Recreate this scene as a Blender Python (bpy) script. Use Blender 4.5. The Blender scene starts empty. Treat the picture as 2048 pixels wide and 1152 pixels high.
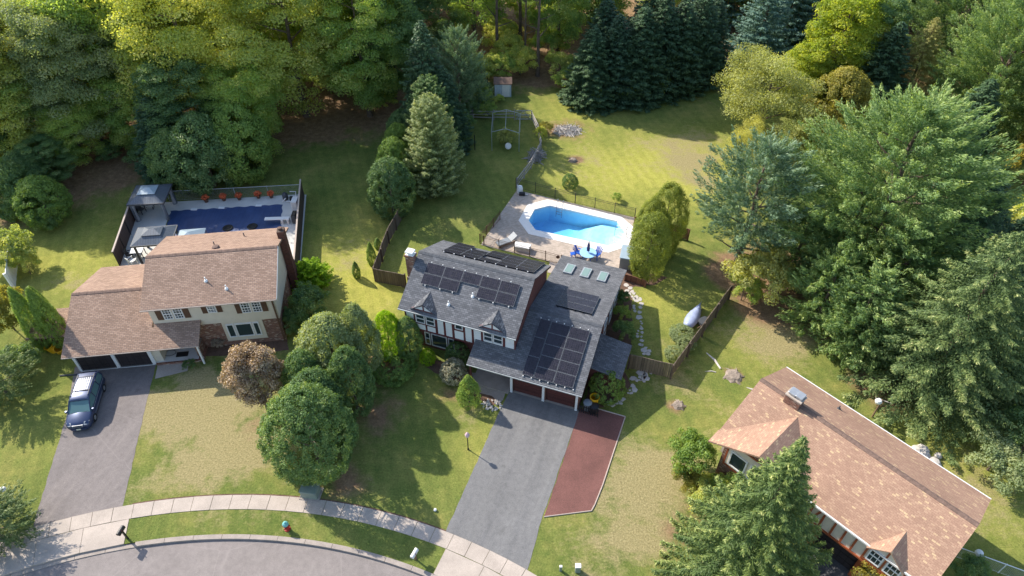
import bpy, math, random
import numpy as np
from mathutils import Vector
from mathutils.geometry import tessellate_polygon
C = bpy.context.scene.collection
S = bpy.context.scene
PI = math.pi
rad = math.radians
# ------------------------------------------------------------------ camera
CAMH, PITCH, FPX = 42.0, rad(43.7), 1407.0
cd = bpy.data.cameras.new('camera'); cam = bpy.data.objects.new('camera', cd); C.objects.link(cam)
cam.location = (0, 0, CAMH); cam.rotation_euler = (PI/2 - PITCH, 0, 0)
cd.sensor_width = 36; cd.lens = 36*FPX/2048; cd.clip_start = 1; cd.clip_end = 600
S.camera = cam
# ------------------------------------------------------------------ world, sun, exposure
SUN_EL = rad(37.7); SUN_AZ = rad(306.7)       # clockwise from +Y
w = bpy.data.worlds.new('World'); S.world = w; w.use_nodes = True
nt = w.node_tree; bg = nt.nodes['Background']
sky = nt.nodes.new('ShaderNodeTexSky'); sky.sky_type = 'NISHITA'; sky.sun_disc = False
sky.sun_elevation = SUN_EL; sky.sun_rotation = SUN_AZ
nt.links.new(sky.outputs[0], bg.inputs[0]); bg.inputs[1].default_value = 0.15
sl = bpy.data.lights.new('sun', 'SUN'); so = bpy.data.objects.new('sun', sl); C.objects.link(so)
sl.energy = 4.0; sl.angle = rad(0.5); sl.color = (1.0, 0.93, 0.82)
sd = Vector((math.sin(SUN_AZ)*math.cos(SUN_EL), math.cos(SUN_AZ)*math.cos(SUN_EL), math.sin(SUN_EL)))
so.rotation_euler = sd.to_track_quat('Z', 'Y').to_euler(); so.location = (-40, 40, 60)
S.view_settings.view_transform = 'Standard'; S.view_settings.look = 'None'
S.view_settings.exposure = 0.9; S.view_settings.gamma = 1
S.render.engine = 'CYCLES'
S.cycles.max_bounces = 6; S.cycles.diffuse_bounces = 3; S.cycles.transparent_max_bounces = 8
# ------------------------------------------------------------------ survey: photo pixel (2048 wide) -> place on the ground
def W(px, py, z=0.0):
    s, c = math.sin(PITCH), math.cos(PITCH)
    x = px-1024; u = 576-py
    d = (x, u*s + FPX*c, u*c - FPX*s)
    t = (z-CAMH)/d[2]
    return (d[0]*t, d[1]*t, z)
def HT(px, py, ty):                            # height of a thing whose foot is at px,py and whose top reaches row ty
    b = W(px, py); s, c = math.sin(PITCH), math.cos(PITCH)
    k = (576-ty)/FPX                           # up/forward ratio
    # up = y*s + (z-H)*c ; fwd = y*c - (z-H)*s ; up = k*fwd
    q = b[1]*(k*c - s)/(c + k*s)
    return q + CAMH
# ------------------------------------------------------------------ materials
def newmat(name):
    m = bpy.data.materials.new(name); m.use_nodes = True
    return m, m.node_tree, m.node_tree.nodes['Principled BSDF']
def N(t, kind, **kw):
    n = t.nodes.new(kind)
    for k, v in kw.items():
        if k.startswith('_'): setattr(n, k[1:], v)
        else: n.inputs[k.replace('_', ' ')].default_value = v
    return n
def ramp(t, fac, stops):
    r = t.nodes.new('ShaderNodeValToRGB'); e = r.color_ramp.elements
    e[0].position, e[0].color = stops[0][0], (*stops[0][1], 1)
    e[1].position, e[1].color = stops[-1][0], (*stops[-1][1], 1)
    for p, c in stops[1:-1]:
        q = e.new(p); q.color = (*c, 1)
    t.links.new(fac, r.inputs[0]); return r.outputs[0]
def coord(t, scale=(1, 1, 1), rot=(0, 0, 0)):
    tc = t.nodes.new('ShaderNodeTexCoord'); mp = t.nodes.new('ShaderNodeMapping')
    mp.inputs['Scale'].default_value = scale; mp.inputs['Rotation'].default_value = rot
    t.links.new(tc.outputs['Object'], mp.inputs[0]); return mp.outputs[0]
def noise(t, vec, scale, detail=4, rough=.6):
    n = N(t, 'ShaderNodeTexNoise', Scale=scale, Detail=detail, Roughness=rough)
    t.links.new(vec, n.inputs['Vector']); return n.outputs['Fac']
def bump(t, b, h, strength=.4, dist=.02):
    n = N(t, 'ShaderNodeBump', Strength=strength, Distance=dist)
    t.links.new(h, n.inputs['Height']); t.links.new(n.outputs[0], b.inputs['Normal'])
def mixc(t, fac, a, b, mode='MIX'):
    n = t.nodes.new('ShaderNodeMix'); n.data_type = 'RGBA'; n.blend_type = mode
    for s_, v in ((n.inputs[0], fac), (n.inputs[6], a), (n.inputs[7], b)):
        if hasattr(v, 'is_output'): t.links.new(v, s_)
        elif isinstance(v, (int, float)): s_.default_value = v
        else: s_.default_value = (*v, 1)
    return n.outputs[2]
def plain(name, col, rough=.7, var=.15, scale=3, metal=0, spec=None, fine=0):
    m, t, b = newmat(name); v = coord(t)
    n = noise(t, v, scale)
    lo = tuple(c*(1-var) for c in col); hi = tuple(min(1, c*(1+var)) for c in col)
    c = ramp(t, n, [(.3, lo), (.7, hi)])
    if fine:
        n2 = noise(t, v, 40, 2); c = mixc(t, fine, c, ramp(t, n2, [(.35, (.6, .6, .6)), (.65, (1.4, 1.4, 1.4))]), 'MULTIPLY')
    t.links.new(c, b.inputs['Base Color']); b.inputs['Roughness'].default_value = rough
    b.inputs['Metallic'].default_value = metal
    if spec is not None: b.inputs['Specular IOR Level'].default_value = spec
    return m
def brickmat(name, stops, mortar, bw, bh, msize, vec='roof', rough=.85, swap=False, stain=.25, off=.5, slope=1.0):
    m, t, b = newmat(name)
    tc = t.nodes.new('ShaderNodeTexCoord'); sp = t.nodes.new('ShaderNodeSeparateXYZ'); cb = t.nodes.new('ShaderNodeCombineXYZ')
    t.links.new(tc.outputs['Object'], sp.inputs[0])
    if vec == 'roof':
        a, c_ = (0, 1) if not swap else (1, 0)
        mu = N(t, 'ShaderNodeMath', _operation='MULTIPLY'); t.links.new(sp.outputs[c_], mu.inputs[0]); mu.inputs[1].default_value = slope
        t.links.new(sp.outputs[a], cb.inputs[0]); t.links.new(mu.outputs[0], cb.inputs[1])
    else:
        ad = N(t, 'ShaderNodeMath', _operation='ADD'); t.links.new(sp.outputs[0], ad.inputs[0]); t.links.new(sp.outputs[1], ad.inputs[1])
        t.links.new(ad.outputs[0], cb.inputs[0]); t.links.new(sp.outputs[2], cb.inputs[1])
    br = t.nodes.new('ShaderNodeTexBrick'); br.offset = off
    br.inputs['Color1'].default_value = (0, 0, 0, 1); br.inputs['Color2'].default_value = (1, 1, 1, 1)
    br.inputs['Mortar'].default_value = (0, 0, 0, 1); br.inputs['Scale'].default_value = 1
    br.inputs['Mortar Size'].default_value = msize; br.inputs['Brick Width'].default_value = bw; br.inputs['Row Height'].default_value = bh
    br.inputs['Mortar Smooth'].default_value = .1
    t.links.new(cb.outputs[0], br.inputs['Vector'])
    c = ramp(t, br.outputs['Color'], stops)
    c = mixc(t, br.outputs['Fac'], c, mortar)
    v = coord(t); n = noise(t, v, .45, 5)
    c = mixc(t, 1.0, c, ramp(t, n, [(.3, (1-stain,)*3), (.7, (1+stain*.4,)*3)]), 'MULTIPLY')
    n2 = noise(t, v, 22, 2, .7)
    c = mixc(t, .7, c, ramp(t, n2, [(.3, (.72,)*3), (.7, (1.25,)*3)]), 'MULTIPLY')
    t.links.new(c, b.inputs['Base Color']); b.inputs['Roughness'].default_value = rough
    b.inputs['Specular IOR Level'].default_value = .3
    inv = N(t, 'ShaderNodeMath', _operation='SUBTRACT'); inv.inputs[0].default_value = 1; t.links.new(br.outputs['Fac'], inv.inputs[1])
    bump(t, b, inv.outputs[0], .5, .015)
    return m
def board(name, col, w_=.14, axis=0, var=.25, gap=.5, rough=.85):
    m, t, b = newmat(name); v = coord(t)
    sp = t.nodes.new('ShaderNodeSeparateXYZ'); t.links.new(v, sp.inputs[0])
    if axis == 'xy':
        ad = N(t, 'ShaderNodeMath', _operation='ADD'); t.links.new(sp.outputs[0], ad.inputs[0]); t.links.new(sp.outputs[1], ad.inputs[1]); src = ad.outputs[0]
    else: src = sp.outputs[axis]
    d = N(t, 'ShaderNodeMath', _operation='DIVIDE'); t.links.new(src, d.inputs[0]); d.inputs[1].default_value = w_
    fl = N(t, 'ShaderNodeMath', _operation='FLOOR'); t.links.new(d.outputs[0], fl.inputs[0])
    wn = t.nodes.new('ShaderNodeTexWhiteNoise'); wn.noise_dimensions = '1D'; t.links.new(fl.outputs[0], wn.inputs['W'])
    c = ramp(t, wn.outputs['Value'], [(0, tuple(x*(1-var) for x in col)), (1, tuple(x*(1+var) for x in col))])
    fr = N(t, 'ShaderNodeMath', _operation='FRACT'); t.links.new(d.outputs[0], fr.inputs[0])
    g = ramp(t, fr.outputs[0], [(0, (gap,)*3), (.1, (1,)*3), (.9, (1,)*3), (1, (gap,)*3)])
    c = mixc(t, 1.0, c, g, 'MULTIPLY')
    n = noise(t, coord(t, (9, 9, 1.2)), 2, 5)
    c = mixc(t, 1.0, c, ramp(t, n, [(.3, (.7,)*3), (.7, (1.15,)*3)]), 'MULTIPLY')
    t.links.new(c, b.inputs['Base Color']); b.inputs['Roughness'].default_value = rough
    bump(t, b, fr.outputs[0], .15, .01)
    return m
def asphalt(name, col, stain=.25, crack=True, streak=None):
    m, t, b = newmat(name); v = coord(t)
    n1 = noise(t, v, .35, 5); n2 = noise(t, v, 30, 3, .8); n3 = noise(t, v, 3, 5)
    c = ramp(t, n1, [(.25, tuple(x*(1-stain) for x in col)), (.75, tuple(x*(1+stain) for x in col))])
    c = mixc(t, .8, c, ramp(t, n2, [(.3, (.6,)*3), (.7, (1.45,)*3)]), 'MULTIPLY')
    c = mixc(t, .9, c, ramp(t, n3, [(.3, (.86,)*3), (.7, (1.1,)*3)]), 'MULTIPLY')
    if streak is not None:                      # wheel tracks and brushed sealer running along the drive
        mp = t.nodes.new('ShaderNodeMapping'); mp.inputs['Scale'].default_value = (1.1, .05, 1); t.links.new(coord(t, (1, 1, 1), (0, 0, streak)), mp.inputs[0])
        c = mixc(t, 1.0, c, ramp(t, noise(t, mp.outputs[0], 1.0, 5, .65), [(.32, (.86, .86, .87)), (.68, (1.13, 1.12, 1.1))]), 'MULTIPLY')
        st_ = noise(t, v, .9, 3, .5); c = mixc(t, 1.0, c, ramp(t, st_, [(.2, (.7,)*3), (.33, (1,)*3)]), 'MULTIPLY')
    if crack:
        vo = t.nodes.new('ShaderNodeTexVoronoi'); vo.feature = 'DISTANCE_TO_EDGE'; vo.inputs['Scale'].default_value = .16
        n4 = noise(t, v, 1.3, 6, .7); mv = mixc(t, .12, v, n4, 'ADD')
        t.links.new(mv, vo.inputs['Vector'])
        c = mixc(t, ramp(t, vo.outputs['Distance'], [(.0, (.5,)*3), (.006, (0,)*3)]), c, tuple(x*1.3 for x in col))
    t.links.new(c, b.inputs['Base Color']); b.inputs['Roughness'].default_value = .9
    b.inputs['Specular IOR Level'].default_value = .3
    bump(t, b, n2, .3, .01)
    return m
def foliage(name, stops, transl=.3, rough=.55):
    m, t, b = newmat(name)
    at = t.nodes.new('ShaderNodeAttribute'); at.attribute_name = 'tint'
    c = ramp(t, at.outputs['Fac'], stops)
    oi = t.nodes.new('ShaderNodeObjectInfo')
    c = mixc(t, 1.0, c, ramp(t, oi.outputs['Random'], [(0, (.85, .88, .9)), (1, (1.15, 1.1, 1.0))]), 'MULTIPLY')
    t.links.new(c, b.inputs['Base Color']); b.inputs['Roughness'].default_value = rough
    b.inputs['Specular IOR Level'].default_value = .25
    tr = t.nodes.new('ShaderNodeBsdfTranslucent')
    c2 = mixc(t, 1.0, c, (2.1, 1.95, .7), 'MULTIPLY'); t.links.new(c2, tr.inputs[0])
    mx = t.nodes.new('ShaderNodeMixShader'); mx.inputs[0].default_value = min(.5, transl*1.3)
    t.links.new(b.outputs[0], mx.inputs[1]); t.links.new(tr.outputs[0], mx.inputs[2])
    t.links.new(mx.outputs[0], t.nodes['Material Output'].inputs[0])
    return m
def glassy(name, col, rough=.08, metal=0):
    m, t, b = newmat(name); b.inputs['Base Color'].default_value = (*col, 1)
    b.inputs['Roughness'].default_value = rough; b.inputs['Metallic'].default_value = metal
    b.inputs['Specular IOR Level'].default_value = .8; return m

M = {}
M['shingle_slate'] = brickmat('slate_shingle', [(0, (.1, .103, .112)), (.5, (.138, .141, .151)), (1, (.185, .188, .2))], (.075, .078, .085), .3, .145, .012, slope=1.1, stain=.12)
M['shingle_brown'] = brickmat('brown_shingle', [(0, (.29, .185, .13)), (.5, (.355, .232, .165)), (1, (.425, .285, .205))], (.19, .135, .11), .3, .14, .014, slope=1.07, stain=.16)
M['shingle_tan'] = brickmat('tan_shingle', [(0, (.33, .2, .14)), (.6, (.385, .24, .165)), (.88, (.42, .27, .185)), (.95, (.52, .36, .22)), (1, (.54, .38, .23))], (.3, .18, .125), .24, .14, .01, slope=1.3, stain=.12)
M['shingle_tan_cross'] = brickmat('tan_shingle_cross', [(0, (.33, .2, .14)), (.6, (.385, .24, .165)), (.88, (.42, .27, .185)), (.95, (.52, .36, .22)), (1, (.54, .38, .23))], (.3, .18, .125), .24, .14, .01, slope=1.3, stain=.12, swap=True)
M['shingle_slate_cross'] = brickmat('slate_shingle_cross', [(0, (.07, .075, .085)), (.5, (.12, .125, .14)), (1, (.2, .205, .215))], (.05, .053, .06), .3, .145, .012, slope=1.1, swap=True)
M['ridge_brown'] = plain('ridge_brown', (.17, .11, .085), .9, .3, 6)
M['ridge_slate'] = plain('ridge_slate', (.085, .09, .1), .9, .3, 6)
M['brick'] = brickmat('red_brick', [(0, (.13, .05, .035)), (.6, (.24, .09, .06)), (.85, (.3, .15, .1)), (1, (.5, .42, .34))], (.28, .23, .19), .21, .075, .009, 'wall')
M['dark_brick'] = brickmat('dark_brick', [(0, (.11, .045, .035)), (1, (.2, .075, .055))], (.1, .07, .055), .21, .075, .008, 'wall')
M['maroon_siding'] = brickmat('maroon_siding', [(0, (.13, .045, .04)), (1, (.19, .07, .06))], (.12, .05, .045), .21, .075, .006, 'wall')
M['cream'] = plain('cream_siding', (.62, .55, .44), .8, .05, 2)
M['white'] = plain('white_paint', (.78, .78, .76), .6, .04, 2)
M['trim_white'] = plain('trim_white', (.72, .71, .69), .6, .06, 3)
M['maroon'] = plain('maroon_timber', (.12, .03, .03), .75, .15, 4)
M['rust_timber'] = plain('rust_timber', (.3, .075, .025), .7, .2, 4)
M['brown_shutter'] = plain('brown_shutter', (.11, .055, .03), .7, .1, 5)
M['dark_door'] = board('dark_garage_door', (.03, .022, .024), .5, 0, .12)
M['red_door'] = board('red_brown_door', (.085, .022, .018), .45, 2, .15)
M['glass'] = glassy('window_glass', (.03, .045, .05), .05)
M['skyglass'] = glassy('skylight_glass', (.18, .26, .22), .08)
M['solar'] = brickmat('solar_cells', [(0, (.018, .018, .026)), (1, (.03, .028, .04))], (.045, .043, .055), .16, .16, .006, rough=.25, off=0, stain=.1)
M['black'] = plain('black_metal', (.015, .015, .017), .5, .1, 4)
M['dark_grey'] = plain('dark_grey', (.06, .065, .075), .6, .1, 4)
M['grey_metal'] = plain('grey_metal', (.4, .42, .44), .45, .08, 5, metal=.5)
M['galv'] = plain('galvanised', (.42, .45, .46), .5, .1, 5, metal=.4)
M['concrete'] = plain('concrete', (.42, .355, .30), .9, .14, .8, fine=.5)
M['kerb'] = plain('kerb_concrete', (.33, .28, .24), .9, .15, 1.5, fine=.5)
M['deckc'] = plain('deck_concrete', (.6, .58, .54), .9, .1, .6, fine=.3)
M['coping'] = plain('coping_white', (.8, .76, .7), .8, .06, 1, fine=.3)
M['paver'] = brickmat('tan_paver', [(0, (.42, .345, .275)), (1, (.56, .46, .375))], (.34, .28, .23), .22, .11, .006, stain=.1)
M['asphalt_old'] = asphalt('old_asphalt', (.2, .175, .165), .14, True, rad(14))
M['asphalt_new'] = asphalt('new_asphalt', (.175, .172, .17), .1, False, rad(19.7))
M['asphalt_road'] = asphalt('road_asphalt', (.235, .205, .19), .1)
M['asphalt_dark'] = asphalt('dark_asphalt', (.1, .1, .105), .1, crack=False)
M['mulch'] = plain('red_gravel', (.16, .07, .058), .95, .2, .5, fine=.9)
M['soil'] = plain('brown_mulch', (.13, .075, .05), .95, .3, 2, fine=.8)
M['stone'] = plain('pale_stone', (.5, .46, .42), .9, .15, 2, fine=.3)
M['fence'] = board('weathered_fence', (.17, .13, .095), .14, 'xy', .25, .35)
M['fence_dark'] = board('dark_fence', (.11, .08, .06), .14, 'xy', .3, .35)
M['fence_brown'] = board('brown_fence', (.2, .085, .05), .2, 'xy', .2, .3)
M['rail'] = plain('grey_rail', (.34, .31, .28), .9, .25, 5)
M['screen'] = board('brown_screen', (.085, .055, .045), .3, 'xy', .12, .7)
M['cap'] = plain('fence_cap', (.42, .34, .29), .7, .1, 3)
M['vinyl'] = plain('white_vinyl', (.82, .83, .85), .4, .03, 2)
M['bark'] = plain('bark', (.13, .095, .07), .95, .35, 3, fine=.6)
M['bark_grey'] = plain('bark_grey', (.26, .21, .17), .95, .3, 3, fine=.6)
M['yellow'] = plain('yellow_plastic', (.8, .42, .01), .5, .08, 2)
M['grey_plastic'] = plain('grey_plastic', (.22, .24, .26), .55, .08, 3)
M['blue_plastic'] = plain('blue_plastic', (.02, .11, .5), .45, .08, 3)
M['navy_cloth'] = plain('navy_cloth', (.02, .025, .12), .8, .1, 5)
M['lt_blue'] = plain('light_blue_table', (.32, .55, .78), .35, .08, 5)
M['cover_blue'] = None
M['orange'] = plain('orange_flowers', (.62, .14, .05), .7, .4, 14)
M['terracotta'] = plain('pot_dark', (.1, .05, .035), .7, .2, 5)
M['tarp'] = plain('tarp_blue_grey', (.33, .38, .54), .4, .12, 2)
M['gaz_metal'] = board('gazebo_metal', (.115, .135, .165), .22, 0, .06, .55, .4)
M['gaz_metal_y'] = board('gazebo_metal_side', (.105, .125, .155), .22, 1, .06, .55, .4)
M['gaz_top'] = plain('gazebo_top', (.3, .38, .44), .4, .05, 3)
M['wood'] = plain('brown_wood', (.2, .12, .075), .8, .25, 6)
M['hydrant_teal'] = plain('hydrant_teal', (.15, .42, .4), .5, .1, 4)
M['hydrant_red'] = plain('hydrant_red', (.4, .03, .025), .5, .1, 4)
M['trans_green'] = plain('transformer_green', (.2, .24, .2), .6, .1, 2)
M['pink_lamp'] = plain('lamp_glass', (.6, .42, .45), .3, .05, 4)
M['car'] = glassy('navy_paint', (.04, .06, .125), .32, .45)
M['car_roof'] = glassy('car_roof', (.05, .07, .14), .38, .4)
M['silver'] = glassy('silver', (.3, .31, .33), .5, .4)
M['tyre'] = plain('tyre', (.02, .02, .02), .9, .1, 5)
M['headlight'] = glassy('headlight', (.38, .4, .41), .35)
M['plate'] = plain('plate', (.7, .68, .5), .5, .05, 5)
M['carglass'] = glassy('car_glass', (.1, .19, .19), .05)
def cover_mat():
    m, t, b = newmat('pool_cover'); v = coord(t)
    n = noise(t, v, .5, 6); n2 = noise(t, coord(t, (6, .6, 1), (0, 0, .1)), .7, 4)
    c = ramp(t, n, [(.35, (.032, .058, .15)), (.65, (.045, .08, .19))])
    c = mixc(t, .5, c, ramp(t, n2, [(.35, (.85,)*3), (.65, (1.2,)*3)]), 'MULTIPLY')
    t.links.new(c, b.inputs['Base Color']); b.inputs['Roughness'].default_value = .45
    bump(t, b, n2, .5, .08); return m
M['cover_blue'] = cover_mat()
# foliage palettes
F = {
 'locust': foliage('locust_leaves', [(0, (.19, .26, .08)), (.5, (.38, .44, .13)), (.8, (.5, .51, .17)), (1, (.7, .66, .34))], 0.34),
 'wood': foliage('wood_leaves', [(0, (0.128, 0.224, 0.072)), (.5, (0.28, 0.392, 0.126)), (.8, (0.391, 0.437, 0.149)), (1, (0.69, 0.69, 0.345))], 0.38),
 'wood_dark': foliage('dark_leaves', [(0, (0.072, 0.144, 0.064)), (.5, (0.14, 0.231, 0.098)), (.8, (0.196, 0.276, 0.103)), (1, (0.414, 0.483, 0.23))], 0.3),
 'grey_green': foliage('grey_green_leaves', [(0, (0.136, 0.192, 0.096)), (.5, (0.238, 0.301, 0.154)), (1, (0.414, 0.448, 0.241))], 0.28),
 'arb': foliage('arborvitae_leaves', [(0, (0.048, 0.104, 0.048)), (.5, (0.119, 0.203, 0.077)), (.8, (0.184, 0.27, 0.092)), (1, (0.517, 0.575, 0.276))], 0.22),
 'arb_lime': foliage('lime_leaves', [(0, (0.109, 0.202, 0.0155)), (.5, (0.233, 0.389, 0.0186)), (1, (0.466, 0.6, 0.031))], .3),
 'arb_mid': foliage('mid_green_leaves', [(0, (0.084, 0.156, 0.042)), (.5, (0.168, 0.264, 0.066)), (1, (0.31, 0.414, 0.103))], 0.25),
 'spruce': foliage('spruce_needles', [(0, (0.0446, 0.087, 0.0496)), (.5, (0.0696, 0.13, 0.0652)), (1, (0.107, 0.169, 0.0714))], .1),
 'spruce_lit': foliage('light_spruce_needles', [(0, (.06, .11, .04)), (.5, (.13, .195, .06)), (.8, (.26, .32, .09)), (1, (.55, .56, .24))], 0.18),
 'spruce_blue': foliage('blue_spruce_needles', [(0, (0.0778, 0.156, 0.13)), (.5, (0.136, 0.238, 0.193)), (1, (0.243, 0.354, 0.281))], .15),
 'spruce_brown': foliage('olive_spruce_needles', [(0, (0.194, 0.178, 0.0811)), (.5, (0.312, 0.312, 0.113)), (1, (0.444, 0.444, 0.152))], .15),
 'pine': foliage('pine_needles', [(0, (0.056, 0.12, 0.056)), (.45, (0.182, 0.28, 0.105)), (.8, (0.322, 0.414, 0.149)), (1, (0.575, 0.632, 0.31))], 0.22),
 'pine_blue': foliage('blue_pine_needles', [(0, (.08, .14, .085)), (.5, (.17, .26, .155)), (1, (.4, .49, .31))], 0.2),
 'hemlock': foliage('hemlock_needles', [(0, (0.056, 0.104, 0.048)), (.5, (0.126, 0.189, 0.07)), (.8, (0.23, 0.287, 0.103)), (1, (0.506, 0.529, 0.253))], 0.15),
 'maple': foliage('maple_leaves', [(0, (.14, .21, .03)), (.5, (.28, .35, .05)), (1, (.52, .52, .12))], 0.4),
 'olive': foliage('olive_leaves', [(0, (0.181, 0.203, 0.0709)), (.5, (0.345, 0.364, 0.132)), (1, (0.6, 0.6, 0.243))], .3),
 'amber': foliage('amber_leaves', [(0, (.13, .15, .04)), (.5, (.24, .24, .06)), (1, (.42, .36, .08))], .3),
 'bronze': foliage('bronze_leaves', [(0, (.14, .095, .065)), (.5, (.34, .26, .19)), (1, (.66, .54, .42))], 0.1),
 'juniper': foliage('juniper_leaves', [(0, (.085, .12, .025)), (.5, (.17, .22, .045)), (1, (.34, .37, .08))], 0.25),
 'pale': foliage('pale_leaves', [(0, (.12, .14, .09)), (.5, (.3, .3, .22)), (1, (.62, .58, .48))], 0.1),
}
# ------------------------------------------------------------------ mesh helpers
class MB:
    def __init__(s): s.v, s.f = [], []
    def add(s, vs, fs):
        o = len(s.v); s.v += [tuple(p) for p in vs]; s.f += [tuple(i+o for i in f) for f in fs]; return s
    def box(s, x0, x1, y0, y1, z0, z1, bev=0):
        if bev:
            b = min(bev, abs(x1-x0)/2.1, abs(y1-y0)/2.1, abs(z1-z0)/2.1)
            ring = lambda e, z: [(x0+e, y0+.0+b*(e == 0), z), (x1-e, y0+b*(e == 0), z)]
            def rr(ins, z):
                a, b_, c, d = x0+ins, x1-ins, y0+ins, y1-ins; k = b
                return [(a+k, c, z), (b_-k, c, z), (b_, c+k, z), (b_, d-k, z), (b_-k, d, z), (a+k, d, z), (a, d-k, z), (a, c+k, z)]
            vs = rr(0, z0) + rr(0, z1-b) + rr(b*.7, z1)
            fs = [tuple(range(7, -1, -1)), tuple(range(16, 24))]
            for L in (0, 8):
                for i in range(8):
                    j = (i+1) % 8; fs.append((L+i, L+j, L+8+j, L+8+i))
            return s.add(vs, fs)
        vs = [(x0, y0, z0), (x1, y0, z0), (x1, y1, z0), (x0, y1, z0), (x0, y0, z1), (x1, y0, z1), (x1, y1, z1), (x0, y1, z1)]
        return s.add(vs, [(0, 3, 2, 1), (4, 5, 6, 7), (0, 1, 5, 4), (1, 2, 6, 5), (2, 3, 7, 6), (3, 0, 4, 7)])
    def prism(s, poly, z0, z1):                       # horizontal polygon extruded
        n = len(poly); vs = [(p[0], p[1], z0) for p in poly] + [(p[0], p[1], z1) for p in poly]
        s.add(vs, [tuple(range(n-1, -1, -1)), tuple(range(n, 2*n))] + [(i, (i+1) % n, n+(i+1) % n, n+i) for i in range(n)]); return s
    def slab(s, poly3, th, d=(0, 0, -1)):              # 3-D polygon given thickness
        n = len(poly3); a = [Vector(p) for p in poly3]; b = [p+Vector(d)*th for p in a]
        s.add(a+b, [tuple(range(n)), tuple(range(2*n-1, n-1, -1))] + [(i, n+i, n+(i+1) % n, (i+1) % n) for i in range(n)]); return s
    def xsec(s, prof, x0, x1):                         # (y,z) profile swept along x
        n = len(prof); vs = [(x0, y, z) for y, z in prof] + [(x1, y, z) for y, z in prof]
        s.add(vs, [tuple(range(n)), tuple(range(2*n-1, n-1, -1))] + [(i, n+i, n+(i+1) % n, (i+1) % n) for i in range(n)]); return s
    def tube(s, pts, r, n=8, cap=True):
        pts = [Vector(p) for p in pts]; R = r if isinstance(r, (list, tuple)) else [r]*len(pts); vs = []; fs = []
        for i, p in enumerate(pts):
            d = (pts[min(i+1, len(pts)-1)]-pts[max(i-1, 0)]).normalized()
            a = d.cross(Vector((0, 0, 1)) if abs(d.z) < .9 else Vector((1, 0, 0))).normalized(); b = d.cross(a)
            for k in range(n):
                t = 2*PI*k/n; vs.append(p+a*math.cos(t)*R[i]+b*math.sin(t)*R[i])
        for i in range(len(pts)-1):
            for k in range(n):
                j = (k+1) % n; fs.append((i*n+k, i*n+j, (i+1)*n+j, (i+1)*n+k))
        if cap: fs += [tuple(range(n)), tuple(range(len(vs)-1, len(vs)-n-1, -1))]
        return s.add(vs, fs)
    def lathe(s, prof, x=0, y=0, n=16):                # profile of (r,z)
        vs = [(x+r*math.cos(2*PI*k/n), y+r*math.sin(2*PI*k/n), z) for r, z in prof for k in range(n)]
        fs = [(i*n+k, i*n+(k+1) % n, (i+1)*n+(k+1) % n, (i+1)*n+k) for i in range(len(prof)-1) for k in range(n)]
        fs += [tuple(range(n-1, -1, -1)), tuple(range(len(vs)-n, len(vs)))]
        return s.add(vs, fs)
    def build(s, name, mat, parent=None, smooth=False, label=None):
        me = bpy.data.meshes.new(name); me.from_pydata(s.v, [], s.f); me.materials.append(mat)
        if smooth: me.polygons.foreach_set('use_smooth', [True]*len(me.polygons))
        me.update(); o = bpy.data.objects.new(name, me); C.objects.link(o)
        if parent: o.parent = parent
        if label: o['label'] = label
        return o
def thing(name, label, cat, loc=(0, 0, 0), rz=0, group=None):
    o = bpy.data.objects.new(name, None); C.objects.link(o); o.location = loc; o.rotation_euler = (0, 0, rz)
    o.empty_display_size = .3; return tag(o, label, cat, group)
def tag(o, label, cat, group=None):
    o['label'] = label; o['category'] = cat
    if group: o['group'] = group
    return o
def struct(o): o['kind'] = 'structure'; return o
def sheet(name, poly, z, mat, parent=None, holes=(), th=0):
    rings = [[Vector((p[0], p[1], 0)) for p in poly]] + [[Vector((p[0], p[1], 0)) for p in h] for h in holes]
    tris = tessellate_polygon(rings); flat = [p for r in rings for p in r]
    mb = MB(); vs = [(p.x, p.y, z) for p in flat]; fs = []
    for a, b, c in tris:
        n = (flat[b]-flat[a]).cross(flat[c]-flat[a]).z
        fs.append((a, b, c) if n > 0 else (a, c, b))
    mb.add(vs, fs)
    if th:
        base = 0
        for r in rings:
            k = len(r); o = len(mb.v)
            mb.v += [(p.x, p.y, z) for p in r]+[(p.x, p.y, z-th) for p in r]
            mb.f += [(o+i, o+(i+1) % k, o+k+(i+1) % k, o+k+i) for i in range(k)]
    return mb.build(name, mat, parent)
def copytree(o, parent=None):
    c = o.copy(); C.objects.link(c)
    if parent: c.parent = parent
    for ch in list(o.children): copytree(ch, c)
    return c
WP = lambda pts: [W(*p) for p in pts]
# ------------------------------------------------------------------ ground
CX, CY = -17.7, -12.65
R_SW0, R_SW1, R_KERB, R_ROAD = 35.78, 36.8, 34.05, 33.75
def arc(R, a0, a1, n):
    return [(CX+R*math.sin(rad(a0+(a1-a0)*i/n)), CY+R*math.cos(rad(a0+(a1-a0)*i/n))) for i in range(n+1)]
rngs = np.random.default_rng(5)
def fbm(x, y, s, seed=0, octv=4):
    r = np.random.default_rng(seed); out = 0; amp = 1
    for o in range(octv):
        for k in range(4):
            a = r.uniform(0, 2*PI); f = s*(2**o)*r.uniform(.7, 1.3)
            out = out+amp*np.sin((x*math.cos(a)+y*math.sin(a))*f*2*PI+r.uniform(0, 6.28)+1.5*np.sin(y*f*2.1+x*f+k))
        amp *= .55
    return out/5
def road_edge(x):
    d = x-CX
    e = R_KERB-2.0
    return CY+math.sqrt(R_KERB**2-d*d) if abs(d) < e else max(CY-20, CY+math.sqrt(R_KERB**2-e*e)-(abs(d)-e)*3)
pool_hole = WP([(1081, 403), (1247, 433), (1262, 462), (1250, 494), (1213, 501), (1063, 467), (1045, 442), (1058, 414)])
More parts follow.
